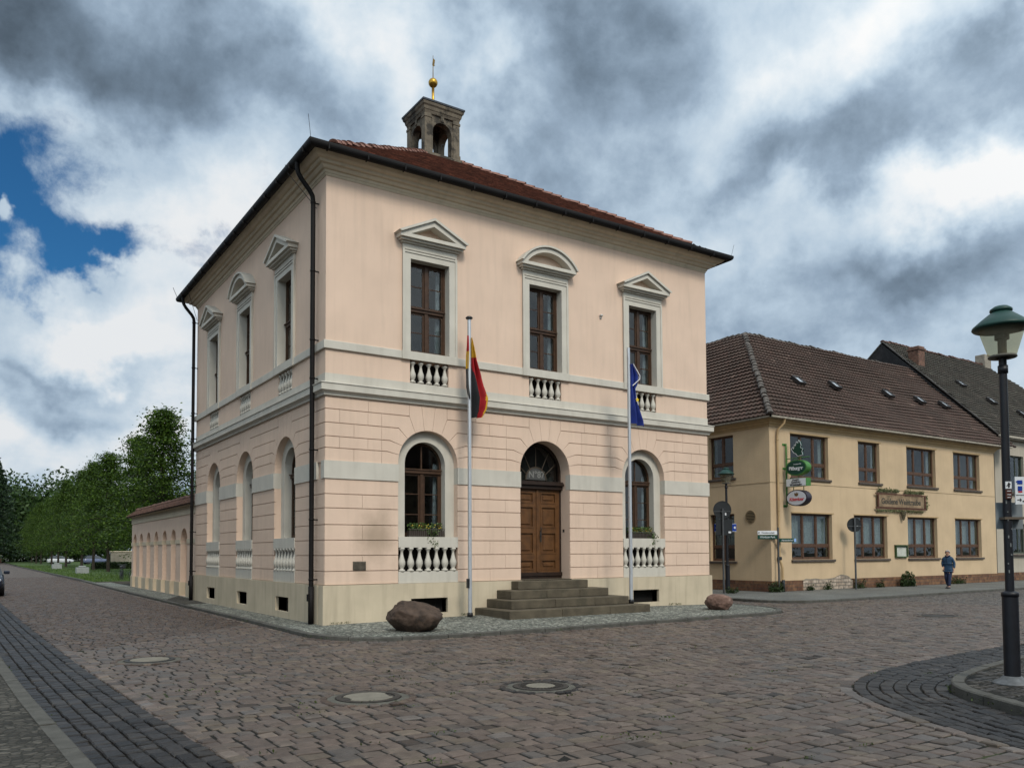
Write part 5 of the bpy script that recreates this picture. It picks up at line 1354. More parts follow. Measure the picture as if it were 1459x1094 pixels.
# ================================================================ ROW HOUSE (second)
hx, hy = 40.9, 4.5
rh = thing('row_house', 'grey rendered house with a steep dark tiled roof next to the yellow inn', 'building', (hx, hy, 0))
hw_ = ((1.1, 3.3, 5.0, 7.1), (5.4, 7.6, 5.0, 7.1), (1.3, 3.3, 1.5, 3.2))
b = MB(); b.slab(rect(0.0, 16, .45, 8.0), [rect(*q) for q in hw_], 0, .35)
b.box(.0, .25, .35, 14, .45, 8.0)
link('wall', b.mesh('house_wall', housem), rh)
b = MB(); b.box(-1.2, 16, -.05, .35, -.1, .45); link('plinth', b.mesh('house_plinth', plinthb), rh)
for x0, x1, z0, z1 in hw_:
    w, h = x1-x0, z1-z0; b = MB(); b.box(0, w, 0, .07, 0, .08); b.box(0, w, 0, .07, h-.08, h); b.box(0, .08, 0, .07, .08, h-.08); b.box(w-.08, w, 0, .07, .08, h-.08); b.box(w/3-.03, w/3+.03, 0, .06, .08, h-.08); b.box(2*w/3-.03, 2*w/3+.03, 0, .06, .08, h-.08)
    wo = link('window', b.mesh('house_window', M('house_window_green', (.05, .06, .045), .6, .2)), rh, (x0, .12, z0)); g = MB(); g.box(.05, w-.05, .03, .036, .05, h-.05); link('pane', g.mesh('house_pane', glass), wo)
    g = MB(); g.box(-.1, w+.1, -.28, .0, -.12, -.02); link('sill', g.mesh('house_sill', sillm), wo)
b = MB(); b.box(.5, 15.9, .7, 3, .5, 7.9); link('interior', b.mesh('house_interior', dark), rh)
rb = dict(v=[], f=[], t=[])
A_, B_, C_, D_ = (-.1, -.3, 8.15), (16.6, -.3, 8.15), (1.7, 7.5, 15.25), (14.6, 7.5, 15.25)
roof_plane(rb, A_, B_, C_, D_, .30, .06, .22, .05, sag=.1)
roof_plane(rb, (16.6, 15.3, 8.15), (1.7, 15.3, 8.15), D_, C_, .32, .05, None, 0)
r2 = link('roof', mesh_np('house_roof', rb['v'], rb['f'], M('dark_tile', (.048, .042, .034), .9, .3, 1.5, .4, 40, attr=True, patch=((.11, .11, .08), 3, .6, .5)), tone=rb['t']), rh)
b = MB(); b.add([B_, (16.6, 15.3, 8.15), D_], [(0, 1, 2)]); link('hip_face', b.mesh('hip_face', MATS['dark_tile']), r2)
ridm = M('ridge_red', (.13, .07, .055), .9, .3, 6, attr=True)
cb = dict(v=[], f=[], t=[]); capline(cb, C_, D_, .14, .36, .02); link('ridge_tiles', mesh_np('house_ridge', cb['v'], cb['f'], ridm, tone=cb['t']), r2)
b = MB(); b.add([(-.05, -.25, 8.0), (1.62, 7.5, 15.1), (1.62, 15.2, 8.4), (1.62, 7.5, 8.4)], [(0, 3, 1), (3, 2, 1)])
link('gable', b.mesh('gable', M('gable_boards', (.02, .019, .02), .9, .3, 3)), rh)
b = MB(); b.tube([A_, C_], .06, 4); b.tube([C_, (1.7, 15.3, 8.5)], .06, 4)
link('verge_board', b.mesh('verge_board', M('verge_dark', (.07, .065, .06), .8)), r2)
b = MB(); b.box(-.1, 16.6, -.38, -.30, 8.02, 8.14); b.box(0, 16.4, -.30, 0, 7.96, 8.0); link('eaves_board', b.mesh('house_eaves', M('eaves_pale', (.30, .27, .22))), r2)
b = MB(); b.bev(2.0, 2.7, 5.3, 6.0, 12.5, 14.6, .02); b.bev(1.94, 2.76, 5.24, 6.06, 14.35, 14.47, .01); link('chimney', b.mesh('brick_chimney', M_brick('chimney_brick', (.10, .04, .025), (.17, .08, .05), (.08, .06, .045), .24, .085, .01)), r2, label='weathered red brick chimney')
b = MB(); b.bev(14.0, 14.9, 7.2, 7.9, 14.8, 16.0, .02); link('chimney', b.mesh('grey_chimney', M('chimney_render', (.24, .21, .17), .9, .3, 4)), r2, label='pale rendered chimney')
for x, y in ((45.26, 8.52), (46.3, 7.2), (48.35, 6.38)): skylight(rh, x-hx, y-hy, 8.15+(y-hy+.3)*.91+.06, .91, .55, .6)

# ================================================================ unseen houses, added to darken the window reflections and shade the square
def added_house(label, loc, rz, L, D, ez_, rz_, wallm, roofm, seed):
    # local: facade along x at y=0 facing -y, depth D, ridge along x
    rs = random.Random(seed); t = thing('unseen_house', label, 'building', loc, rz)
    n = int(L/2.6); ws_ = []
    for fl in (0, 1):
        for k in range(n): x = (k+.5)*L/n; ws_.append(rect(x-.5, x+.5, 1.1+fl*3.1, 2.7+fl*3.1))
    b = MB(); b.slab(rect(0, L, -.1, ez_), ws_, 0, .3); b.box(0, .3, .3, D, -.1, ez_); b.box(L-.3, L, .3, D, -.1, ez_); b.box(.3, L-.3, D-.3, D, -.1, ez_)
    b.T = Matrix.Rotation(PI/2, 4, 'Z'); b.slab([(0.1, ez_), (D-.1, ez_), (D/2, rz_-.1)], [], -.28, -.02); b.slab([(0.1, ez_), (D-.1, ez_), (D/2, rz_-.1)], [], -L+.02, -L+.28); b.T = None
    link('wall', b.mesh('unseen_house_wall', wallm), t)
    wm = MB(); wm.box(-.5, .5, 0, .06, 0, .07); wm.box(-.5, .5, 0, .06, 1.53, 1.6); wm.box(-.5, -.43, 0, .06, .07, 1.53); wm.box(.43, .5, 0, .06, .07, 1.53); wm.box(-.03, .03, 0, .06, .07, 1.53); wm = wm.mesh('unseen_house_window', M('white_window', (.5, .5, .48), .6))
    pm = MB().box(-.45, .45, .02, .03, .05, 1.55).mesh('unseen_house_pane', M('dark_pane', (.01, .012, .014), .08, .1, 3, spec=.6))
    for q in ws_: w = link('window', wm, t, (q[0][0]+.5, .12, q[0][1])); link('pane', pm, w)
    rb = dict(v=[], f=[], t=[]); roof_plane(rb, (-.3, -.4, ez_), (L+.3, -.4, ez_), (-.3, D/2, rz_), (L+.3, D/2, rz_), .34, .05, .3, 0); roof_plane(rb, (L+.3, D+.4, ez_), (-.3, D+.4, ez_), (L+.3, D/2, rz_), (-.3, D/2, rz_), .34, .05, .3, 0)
    link('roof', mesh_np('unseen_house_roof', rb['v'], rb['f'], roofm, tone=rb['t']), t)
oth = M('unseen_house_ochre', (.30, .24, .16), .9, .1, 1); otg = M('unseen_house_grey', (.28, .27, .25), .9, .1, 1)
added_house('long ochre house added unseen behind the viewpoint, mirrored in the front windows', (32, -27, 0), PI, 26, 12, 7.0, 14.5, oth, pantile, 1)
added_house('grey house added unseen behind the viewpoint, left of the ochre one', (5.5, -27.5, 0), PI, 20, 12, 7.4, 14.8, otg, MATS['dark_tile'], 2)
added_house('ochre house added unseen on the far side of the left street, mirrored in the side windows', (-11.5, 34, 0), -PI/2+PI, 30, 11, 6.6, 13, oth, pantile, 3) if False else added_house('grey house added unseen across the left street, shading the side wall and darkening its windows', (-12.0, -2, 0), PI/2, 34, 11, 6.6, 13, otg, pantile, 3)

# ================================================================ STREET LAMPS
def frost():
    m = bpy.data.materials.new('lamp_glass'); m.use_nodes = True; t = NT(m); bb = t.n['Principled BSDF']; out = [n for n in t.n if n.type == 'OUTPUT_MATERIAL'][0]
    bb.inputs['Base Color'].default_value = (.40, .38, .30, 1); bb.inputs['Roughness'].default_value = .25
    tr = t.new('ShaderNodeBsdfTransparent'); tr.inputs[0].default_value = (.80, .76, .62, 1)
    ms = t.new('ShaderNodeMixShader'); ms.inputs[0].default_value = .2; t.link(tr.outputs[0], ms.inputs[1]); t.link(bb.outputs[0], ms.inputs[2]); t.link(ms.outputs[0], out.inputs[0]); return m
lampglass = frost()
def lamp(label, loc, zt, foot=True):
    # zt: height of the hat rim
    t = thing('street_lamp', label, 'street lamp', loc, 0, None)
    b = MB(); b.tube([(0, 0, 1.15), (0, 0, zt-.36)], [.052, .046], 16); b.tube([(0, 0, 0), (0, 0, 1.14)], .094, 18); b.lathe([(.10, 1.10), (.10, 1.15), (.06, 1.17)], n=18)
    b.lathe([(.06, zt-.60), (.06, zt-.50)], n=14); b.tube([(.06, .02, zt-.56), (.085, .03, zt-.56)], .01, 6)
    link('post', b.mesh('lamp_post', lampblue), t)
    if foot: b = MB(); b.lathe([(.24, 0), (.23, .02), (.14, .06), (.105, .10)], n=20); link('foot', b.mesh('lamp_foot', M('foot_zinc', (.13, .135, .14), .6, .35, 8, .3, 20, metal=.3)), t)
    b = MB(); b.lathe([(.325, zt-.03), (.342, zt-.012), (.335, zt+.012), (.235, zt+.10), (.135, zt+.18), (.115, zt+.195)], n=32); b.lathe([(.115, zt+.195), (.132, zt+.21), (.128, zt+.235), (.08, zt+.27), (.001, zt+.28)], n=24)
    link('hat', b.mesh('lamp_hat', lampgreen), t)
    b = MB(); n = 32; pr = [(.262, zt-.03), (.155, zt-.385)]
    vs = [(r*math.cos(2*PI*k/n), r*math.sin(2*PI*k/n), z) for r, z in pr for k in range(n)]; b.add(vs, [(k, (k+1) % n, n+(k+1) % n, n+k) for k in range(n)], True)
    link('lamp_shade', b.mesh('lamp_shade', lampglass), t)
    b = MB(); b.lathe([(.16, zt-.40), (.168, zt-.39), (.16, zt-.37), (.12, zt-.375), (.08, zt-.40)], n=28); b.tube([(0, 0, zt-.40), (0, 0, zt-.14)], .052, 12); b.tube([(0, 0, zt-.16), (0, 0, zt-.10)], .085, 12)
    b.lathe([(.32, zt-.022), (.001, zt-.022)], n=28)
    link('lamp_holder', b.mesh('lamp_holder', M('holder_grey', (.10, .095, .08), .6)), t)
    return t
L1 = lamp('tall dark street lamp with green hat standing on the small island at the right edge', (3.97, -13.44, .012), 4.56)
# plates fixed to the near lamp: local x along the camera-right direction
vx = Vector((Rd.x, Rd.y, 0)); rzl = math.atan2(Rd.y, Rd.x)
def plate(par, name, u0, u1, z0, z1, mat, y=-.07, th=.012, label=None):
    b = MB(); b.box(u0, u1, y, y+th, z0, z1); return link(name, b.mesh(name, mat), par, (0, 0, 0), rzl, label=label)
p = plate(L1, 'direction_plate', .062, .20, 2.27, 2.62, white_s, -.075, label='white plate with a small blue cup symbol and an arrow')
def ptext(par, s, sz, mat, x, y, z, **k):
    return text_obj('lettering', s, sz, mat, par, (x, y, z), **k)
b = MB(); b.box(.09, .155, -.08, -.076, 2.525, 2.575); b.box(.075, .09, -.08, -.076, 2.55, 2.565); b.box(.095, .15, -.08, -.076, 2.44, 2.50); link('symbol', b.mesh('symbol', blue_s), p)
b = MB(); b.box(.10, .15, -.08, -.076, 2.42, 2.435); link('red_mark', b.mesh('red_mark', signred), p)
b = MB(); b.box(.07, .195, -.08, -.076, 2.385, 2.39); b.slab([(.085, 2.33), (.125, 2.33), (.115, 2.345), (.125, 2.345), (.14, 2.326), (.125, 2.305), (.115, 2.305), (.125, 2.322), (.085, 2.322)], [], -.08, -.076); b.box(.15, .19, -.08, -.076, 2.30, 2.315); link('arrow', b.mesh('arrow', black), p)
p = plate(L1, 'arrow_plate', -.055, .02, 2.47, 2.56, white_s, -.072)
b = MB(); b.slab([(-.018, 2.552), (.008, 2.522), (-.006, 2.522), (-.006, 2.485), (-.026, 2.485), (-.026, 2.51), (-.045, 2.495), (-.045, 2.505), (-.03, 2.522), (-.03, 2.53)], [], -.077, -.073); link('arrow', b.mesh('arrow_up', black), p)
b = MB(); b.box(-.055, .02, -.072, -.062, 2.34, 2.46); p2 = link('brown_plate', b.mesh('brown_plate', M('brown_plate', (.06, .02, .015), .5)), L1, (0, 0, 0), rzl)
b = MB(); b.box(-.04, .01, -.076, -.0725, 2.435, 2.442); b.box(-.04, .01, -.076, -.0725, 2.39, 2.397); b.box(-.04, .005, -.076, -.0725, 2.355, 2.361); link('line', b.mesh('plate_line', white_s), p2)
plate(L1, 'sign_back', -.11, .235, 1.96, 2.30, M('sign_back_pale', (.22, .25, .27), .45, .1, 4, metal=.3), .062, .01, label='back of a square grey traffic sign clamped to the post')
b = MB(); b.box(-.07, .19, -.062, .07, 2.08, 2.11); link('clamp', b.mesh('clamp', M('clamp_brown', (.10, .08, .06), .6)), L1, (0, 0, 0), rzl)
b = MB()
for k in range(9): z = 1.4+k*.11; a = random.uniform(-2.4, -1.2); b.box(math.cos(a)*.058-.006, math.cos(a)*.058+.008, math.sin(a)*.061, math.sin(a)*.05, z, z+random.uniform(.01, .05))
link('sticker_remnant', b.mesh('stickers', M('sticker', (.14, .15, .15), .9)), L1, (0, 0, 0), rzl)

L2 = lamp('street lamp with green hat behind the traffic signs at the corner of the inn', (19.3, 4.72, 0), 4.92, False)
u = Vector((Rd.x, Rd.y))
b = MB(); b.bev(-.50, .42, .08, .10, 2.52, 2.86, .006); bp_ = link('blue_plate', b.mesh('blue_plate', blue_s), L2, (0, 0, 0), rzl, label='blue one way plate with white arrow')
b = MB()
for s in (-1, 1):
    c0 = -.46 if s < 0 else .30
    b.slab([(c0, 2.69), (c0+.07, 2.76), (c0+.07, 2.71), (c0+.10, 2.71), (c0+.10, 2.67), (c0+.07, 2.67), (c0+.07, 2.62)], [], .07, .078)
b.box(-.495, .415, .075, .079, 2.84, 2.855); b.box(-.495, .415, .075, .079, 2.525, 2.54); link('arrow', b.mesh('white_arrow', white_s), bp_)
# ---- sign posts
def round_sign(label, loc, zc, r, ztop, square=None, rz=rzl):
    t = thing('traffic_sign', label, 'traffic sign', loc, rz)
    b = MB(); b.tube([(0, 0, 0), (0, 0, ztop)], .042, 12); link('post', b.mesh('sign_post', galv), t)
    b = MB(); b.slab(arc(0, zc, r, 0, 360, 36)[:-1], [], .045, .06); b.slab(arc(0, zc, r, 0, 360, 36)[:-1], [arc(0, zc, r-.02, 0, 360, 36)[:-1]], .035, .045); d = link('disc', b.mesh('sign_disc', sgrey), t)
    b = MB(); b.box(-r*.93, r*.93, .02, .045, zc-.08, zc-.05); b.box(-.06, .06, -.045, .045, zc-.09, zc-.04); link('clamp', b.mesh('sign_clamp', galv), t)
    b = MB(); b.box(.10, .16, .030, .034, zc-.22 if square else zc-.08, zc-.12 if square else zc-.04); link('sticker', b.mesh('sign_sticker', white_s), d)
    if square:
        b = MB(); b.box(square[0], square[1], .045, .058, square[2], square[3]); q = link('lower_plate', b.mesh('lower_plate', sgrey), t)
        b = MB(); b.box(square[1]-.16, square[1]-.05, .038, .044, square[2]+.08, square[2]+.15); link('sticker', b.mesh('plate_sticker', white_s), q)
    return t
round_sign('round traffic sign and square plate seen from behind, beside the smaller boulder', (18.78, 4.47, 0), 3.40, .37, 3.46, (-.27, .40, 2.37, 3.02))
round_sign('round traffic sign seen from behind, standing before the bare masonry of the inn', (26.05, 3.35, 0), 2.86, .32, 3.18)
t = thing('signpost', 'thin grey post with white and dark green street direction boards', 'signpost', (21.38, 3.80, 0), rzl)
b = MB(); b.tube([(0, 0, 0), (0, 0, 2.70)], .035, 12); link('post', b.mesh('direction_post', galv), t)
def board(name, x0, x1, z0, z1, mat, txt, tm, sz, ry, **k):
    b = MB(); b.bev(x0, x1, -.015, .015, z0, z1, .005); o = link(name, b.mesh(name, mat), t, (0, 0, 0), ry)
    text_obj('lettering', txt, sz, tm, o, ((x0+x1)/2+k.get('dx', 0), -.02, (z0+z1)/2), spacing=.95); return o
w1 = board('white_board', -.86, -.04, 2.40, 2.56, white_s, 'Fremdenverkehr', M('text_dark', (.03, .03, .03), .6), .085, 0, dx=.03)
b = MB(); b.slab([(-.84, 2.48), (-.79, 2.53), (-.79, 2.43)], [], -.02, -.016); link('arrow', b.mesh('arrow_left', black), w1)
board('green_board', -.86, -.04, 2.21, 2.38, dkgreen, 'Wörlitzer Park', white_s, .11, 0)
g2 = board('green_board', .04, .72, 2.08, 2.24, dkgreen, 'Alexanderhof', white_s, .095, 0)
b = MB(); b.box(.66, .745, -.02, -.016, 2.09, 2.23); link('blue_tip', b.mesh('blue_tip', M('pale_blue', (.25, .4, .7), .5)), g2)

# ================================================================ PERSON (skin modifier, one continuous body)
def skin_mesh(name, nodes, edges, mat, levels=2, root=0):
    me = bpy.data.meshes.new(name); me.from_pydata([n[0] for n in nodes], edges, []); o = bpy.data.objects.new(name, me); SC.collection.objects.link(o)
    md = o.modifiers.new('s', 'SKIN'); me.skin_vertices  # layer is created by the modifier
    if not me.skin_vertices:
        bpy.context.view_layer.objects.active = o
        bm = bmesh.new(); bm.from_mesh(me); bm.verts.layers.skin.verify(); bm.to_mesh(me); bm.free()
    for i, n in enumerate(nodes):
        sv = me.skin_vertices[0].data[i]; r = n[1]; sv.radius = (r, r) if isinstance(r, (int, float)) else r; sv.use_root = (i == root)
    sb = o.modifiers.new('b', 'SUBSURF'); sb.levels = levels; sb.render_levels = levels
    dg = bpy.context.evaluated_depsgraph_get(); out = bpy.data.meshes.new_from_object(o.evaluated_get(dg)); bpy.data.objects.remove(o)
    out.materials.clear(); out.materials.append(mat)
    for p in out.polygons: p.use_smooth = True
    return out
skinm = M('skin', (.42, .24, .17), .6, .08, 8); jeans = M('navy_trousers', (.018, .026, .06), .85, .25, 10); jacket = M('blue_jacket', (.02, .052, .10), .7, .15, 6)
# local frame: x = walking direction, y = left side, z up; height 1.68
J = [((0, 0, .93), (.12, .09)), ((0, 0, 1.10), (.11, .08)), ((.01, 0, 1.28), (.12, .085)), ((.01, 0, 1.38), (.10, .07)), ((.015, 0, 1.45), .055), ((.03, 0, 1.52), .060), ((.04, 0, 1.585), (.082, .095)), ((.035, 0, 1.65), (.055, .06)),
     ((.01, .17, 1.36), .058), ((-.05, .23, 1.12), .043), ((.04, .25, .90), .032), ((.06, .25, .84), .024),
     ((.01, -.17, 1.36), .058), ((.02, -.22, 1.12), .043), ((.10, -.16, .96), .032), ((.13, -.14, .93), .024),
     ((.0, .085, .88), .085), ((.10, .085, .50), .058), ((.16, .08, .10), .040), ((.18, .08, .05), .04), ((.28, .085, .04), .03),
     ((.0, -.085, .88), .085), ((.04, -.08, .50), .058), ((-.14, -.075, .16), .040), ((-.15, -.075, .09), .038), ((-.05, -.08, .03), .03)]
EJ = [(0, 1), (1, 2), (2, 3), (3, 4), (4, 5), (5, 6), (6, 7), (3, 8), (8, 9), (9, 10), (10, 11), (3, 12), (12, 13), (13, 14), (14, 15), (0, 16), (16, 17), (17, 18), (18, 19), (19, 20), (0, 21), (21, 22), (22, 23), (23, 24), (24, 25)]
for hand, s in ((11, 1), (15, -1)):
    hp = Vector(J[hand][0]); pi_ = len(J); J.append(((hp.x+.01, hp.y, hp.z-.05), .028)); EJ.append((hand, pi_))
pz = thing('person', 'grey haired person in a blue jacket and dark trousers walking on the far pavement', 'person', (29.9, 1.32, 0), R_(190))
body = skin_mesh('body', J, EJ, skinm)
# fingers joined into the same mesh
bm = bmesh.new(); bm.from_mesh(body)
fb_ = MB()
for hand, s in ((11, 1), (15, -1)):
    hp = Vector(J[hand][0])+Vector((.01, 0, -.07))
    for k in range(4):
        a = hp+Vector((.024-.016*k, 0, 0)); L_ = (.066, .074, .07, .055)[k]
        fb_.tube([a+Vector((0, 0, .02)), a+Vector((.002, -s*.006, -L_*.5)), a+Vector((.004, -s*.022, -L_))], [.0095, .0085, .006], 6)
    a = hp+Vector((.03, -s*.006, .03)); fb_.tube([a, a+Vector((.022, -s*.01, -.025)), a+Vector((.024, -s*.016, -.05))], [.011, .0095, .007], 6)
# nose, ears
fb_.tube([(.115, 0, 1.60), (.138, 0, 1.575), (.115, 0, 1.565)], [.008, .014, .008], 6)
for s in (-1, 1): fb_.tube([(.035, s*.082, 1.60), (.03, s*.094, 1.585), (.035, s*.084, 1.555)], [.012, .014, .01], 6)
fm = fb_.mesh('fingers', skinm); bm.from_mesh(fm); bm.to_mesh(body); bm.free()
link('body', body, pz)
JK = [((0, 0, .93), (.15, .195)), ((0, 0, 1.08), (.14, .175)), ((.01, 0, 1.24), (.145, .19)), ((.01, 0, 1.36), (.12, .17)), ((.0, 0, 1.45), (.08, .085)),
      ((.01, .17, 1.35), .075), ((-.05, .25, 1.12), .062), ((.035, .26, .90), .050), ((.01, -.17, 1.35), .075), ((.02, -.225, 1.12), .062), ((.10, -.175, .955), .050), ((0, 0, .84), (.15, .19))]
link('jacket', skin_mesh('jacket', JK, [(0, 1), (1, 2), (2, 3), (3, 4), (3, 5), (5, 6), (6, 7), (3, 8), (8, 9), (9, 10), (0, 11)], jacket), pz)
TJ = [((0, 0, .86), (.13, .16)), ((.0, .08, .74), .105), ((.10, .08, .48), .080), ((.155, .075, .09), .068), ((.0, -.08, .74), .105), ((.04, -.075, .48), .080), ((-.14, -.07, .13), .068)]
link('trousers', skin_mesh('trousers', TJ, [(0, 1), (1, 2), (2, 3), (0, 4), (4, 5), (5, 6)], jeans), pz)
hairm = M('grey_hair', (.30, .28, .27), .8, .25, 30)
bm = bmesh.new(); bmesh.ops.create_icosphere(bm, subdivisions=3, radius=1)
for v in bm.verts:
    q = v.co; r = 1+.05*math.sin(q.x*9)*math.sin(q.y*8)
    v.co = Vector((.018+q.x*.115*r, q.y*.103*r, 1.615+q.z*.105*r))
bmesh.ops.delete(bm, geom=[v for v in bm.verts if (v.co.x > .075 and v.co.z < 1.645) or v.co.z < 1.545], context='VERTS')
me = bpy.data.meshes.new('hair'); bm.to_mesh(me); bm.free(); me.materials.append(hairm)
for p_ in me.polygons: p_.use_smooth = True
link('hair', me, pz)
b = MB()
for s in (-1, 1): b.lathe([(.001, -.01), (.011, -.004), (.011, .004), (.001, .01)], (.122, s*.032, 1.60), 8)
link('eyes', b.mesh('eyes', black), pz)
b = MB(); b.box(.116, .124, -.022, .022, 1.535, 1.543); link('mouth', b.mesh('mouth', M('lips', (.25, .08, .07), .6)), pz)
b = MB(); b.tube([(.02, -.09, 1.47), (-.07, -.06, 1.46), (-.10, 0, 1.44), (-.07, .06, 1.46), (.02, .09, 1.47), (.09, .05, 1.43), (.10, 0, 1.41), (.09, -.05, 1.43), (.02, -.09, 1.47)], .032, 8)
b.box(.13, .142, -.008, .008, .82, 1.40); link('collar', b.mesh('collar', M('navy_cloth', (.012, .018, .04), .85)), pz)
b = MB()
for (x, y, z, pitch) in ((.2, .082, 0, .0), (-.10, -.078, .03, .5)):
    b.T = Matrix.Translation((x, y, z)) @ Matrix.Rotation(pitch, 4, 'Y'); b.bev(-.10, .16, -.045, .045, .0, .085, .025); b.T = None
link('shoes', b.mesh('shoes', M('shoe_grey', (.06, .05, .05), .7)), pz)

# ================================================================ SHRUBS AND WEEDS
weedm = M_leaf('weed_leaf', (.010, .022, .006), (.04, .065, .016), .2)
def shrub(label, loc, rad, h, n, size, name='shrub', cat='shrub', group=None):
    t = thing(name, label, cat, loc, 0, group)
    th = rng.uniform(0, 2*PI, n); rr = np.sqrt(rng.random(n)); z = rng.random(n)**.8
    prof = np.sin(PI*np.clip(z*.85+.15, 0, 1))**.6
    th2 = (th*2.9).astype(int); spur = np.abs(np.sin(th2*12.9+n))*.9+.35; z = z*np.where(rng.random(n) < .55, spur, .5)
    P = np.stack([rr*rad*(.55+.6*spur)*np.cos(th)*1.3, rr*rad*.6*np.sin(th), z*h], 1)+rng.normal(0, rad*.09, (n, 3))*np.array([1, .4, .6])
    V, Fq = leaf_cards(P, size, up=.4); link('foliage', mesh_np('foliage', V, Fq, weedm, tone=rng.random((len(Fq), 3))), t)
    b = MB()
    for k in range(7): a = k*.9; b.tube([(0, 0, -.02), (.3*rad*math.cos(a), .2*rad*math.sin(a), h*.4), (.8*rad*math.cos(a), .5*rad*math.sin(a), h*.85)], [.012, .008, .004], 5)
    link('stems', b.mesh('stems', bark), t)
shrub('dark green shrub at the foot of the yellow wall behind the walking person', (30.6, 3.62, 0), .40, .58, 1000, .07)
shrub('bushy weed beside the drainpipe shoe at the inn corner', (21.2, 3.80, 0), .34, .38, 500, .06, 'weed', 'weed')
shrub('small weed growing before the bare masonry', (24.7, 3.80, 0), .18, .30, 160, .05, 'weed', 'weed')
shrub('low weed at the wall right of the round traffic sign', (27.0, 3.78, 0), .26, .34, 260, .055, 'weed', 'weed')
shrub('low weed between the masonry and the drainpipe', (23.5, 3.82, 0), .16, .25, 140, .05, 'weed', 'weed')
shrub('thin weed under the green display case', (28.6, 3.80, 0), .18, .32, 200, .05, 'weed', 'weed')
shrub('low spreading weed at the wall near the lamp post on the right', (35.4, 3.78, 0), .40, .30, 380, .055, 'weed', 'weed')
shrub('small tuft at the foot of the traffic sign behind the pink boulder', (19.1, 4.3, 0), .22, .22, 200, .05, 'weed', 'weed')

# ================================================================ TREES
linden = M_leaf('linden_leaf', (.021, .048, .007), (.092, .152, .018), .36)
def tree_meshes(seed, H=12.1, R=3.45, zb=2.4, nb=105, per=175, leaf=.14):
    rs = np.random.default_rng(seed); b = MB()
    b.tube([(0, 0, -.1), (.02, .0, 1.2), (.05, .05, 3.5), (0, .05, 7), (.03, 0, H*.93)], [.17, .14, .12, .075, .015], 9)
    P = []
    for i in range(nb):
        t = (i+rs.random())/nb; z0 = zb-.2+(H-zb)*t**.95; a = i*2.4+rs.uniform(-.4, .4)
        prof = (1-t)**.9*(1 if t > .12 else .7+t*2.5)*(1.05+.16*math.sin(i*.9+seed))
        r = R*prof*rs.uniform(.72, 1.12)
        d = Vector((math.cos(a), math.sin(a), 0)); tipz = z0+r*rs.uniform(-.12, .28)
        midz = z0+r*.28
        p0, p1, p2 = Vector((0, .03, z0-.35)), d*(r*.5)+Vector((0, 0, midz)), d*r+Vector((0, 0, tipz))
        b.tube([p0, p1, p2], [.035*(1.3-t), .02, .006], 5)
        for k in range(rs.integers(4, 7)):
            s = rs.uniform(.3, 1.0); c = p0.lerp(p1, s*2) if s < .5 else p1.lerp(p2, (s-.5)*2)
            off = Vector(rs.normal(0, 1, 3))*.28*(.5+r/R); c = c+off; m = int(per/5*rs.uniform(.6, 1.4)); w = .20+.26*rs.random()
            Q = rs.normal(0, 1, (m, 3))*np.array([w*1.25, w*1.25, w*.42])+np.array(c); Q[:, 2] -= .25*np.linalg.norm(Q[:, :2]-np.array(c)[:2], axis=1)
            P.append(Q)
    P = np.concatenate(P); V, Fq = leaf_cards(P, leaf, nrm=np.array([0, 0, .9]), aspect=1.25)
    cl = rs.random((len(Fq), 1))**1.5; T = np.repeat(cl, 3, axis=1)
    return mesh_np('crown', V, Fq, linden, tone=T), b.mesh('trunk', bark)
TM = [tree_meshes(s) for s in (21, 22, 23)]
def tree(label, x, y, k, rz, sc, group):
    t = thing('linden_tree', label, 'tree', (x, y, 0), rz, group); t.scale = sc
    link('crown', TM[k][0], t); link('trunk', TM[k][1], t)
grp = 'linden trees in a row along the park lawn'
tl = ['linden tree with a tall pointed crown rising behind the arcaded wall, rightmost of the row', 'linden tree standing just left of the arcaded wall, second from the right in the row',
      'linden tree third from the right in the row, its trunk left of the parked bicycles', 'linden tree fourth from the right in the row, behind the nearer pale block', 'linden tree fifth from the right in the row along the lawn',
      'linden tree sixth from the right in the row along the lawn', 'linden tree seventh from the right in the row, right of the farther pale block', 'linden tree eighth from the right in the row along the lawn', 'linden tree far down the row, third from its left end', 'linden tree far down the row, second from its left end', 'last and farthest linden tree of the row']
for i, (y, s) in enumerate([(44, 1.02), (55, 1.0), (68, .98), (81, .98), (94, .97), (107, .98), (121, .95), (135, .95), (150, .92), (166, .9), (183, .85)]):
    tree(tl[i], 4.7+.3*math.sin(i*2.1), y, i % 3, i*1.3, (s*((1.16, 1.14)[i] if i < 2 else 1.02+.1*math.sin(i*3.7)), s*1.1, s*(1+.035*math.sin(i*5.1))), grp)
grp2 = 'linden trees of the second row deeper in the park'
tl2 = ['linden tree of the second row, nearest and half hidden behind the arcaded wall', 'linden tree of the second row seen through the gap right of the pointed crown', 'linden tree of the second row behind the pale wall', 'linden tree of the second row behind the fourth trunk', 'farthest linden tree of the second row']
for i, (x, y, s) in enumerate([(12.5, 52, .80), (13, 66, .86), (12.5, 84, .9), (13, 104, .92), (13, 128, .95)]):
    tree(tl2[i], x, y, (i+1) % 3, i*1.9, (s*1.15, s*1.15, s), grp2)
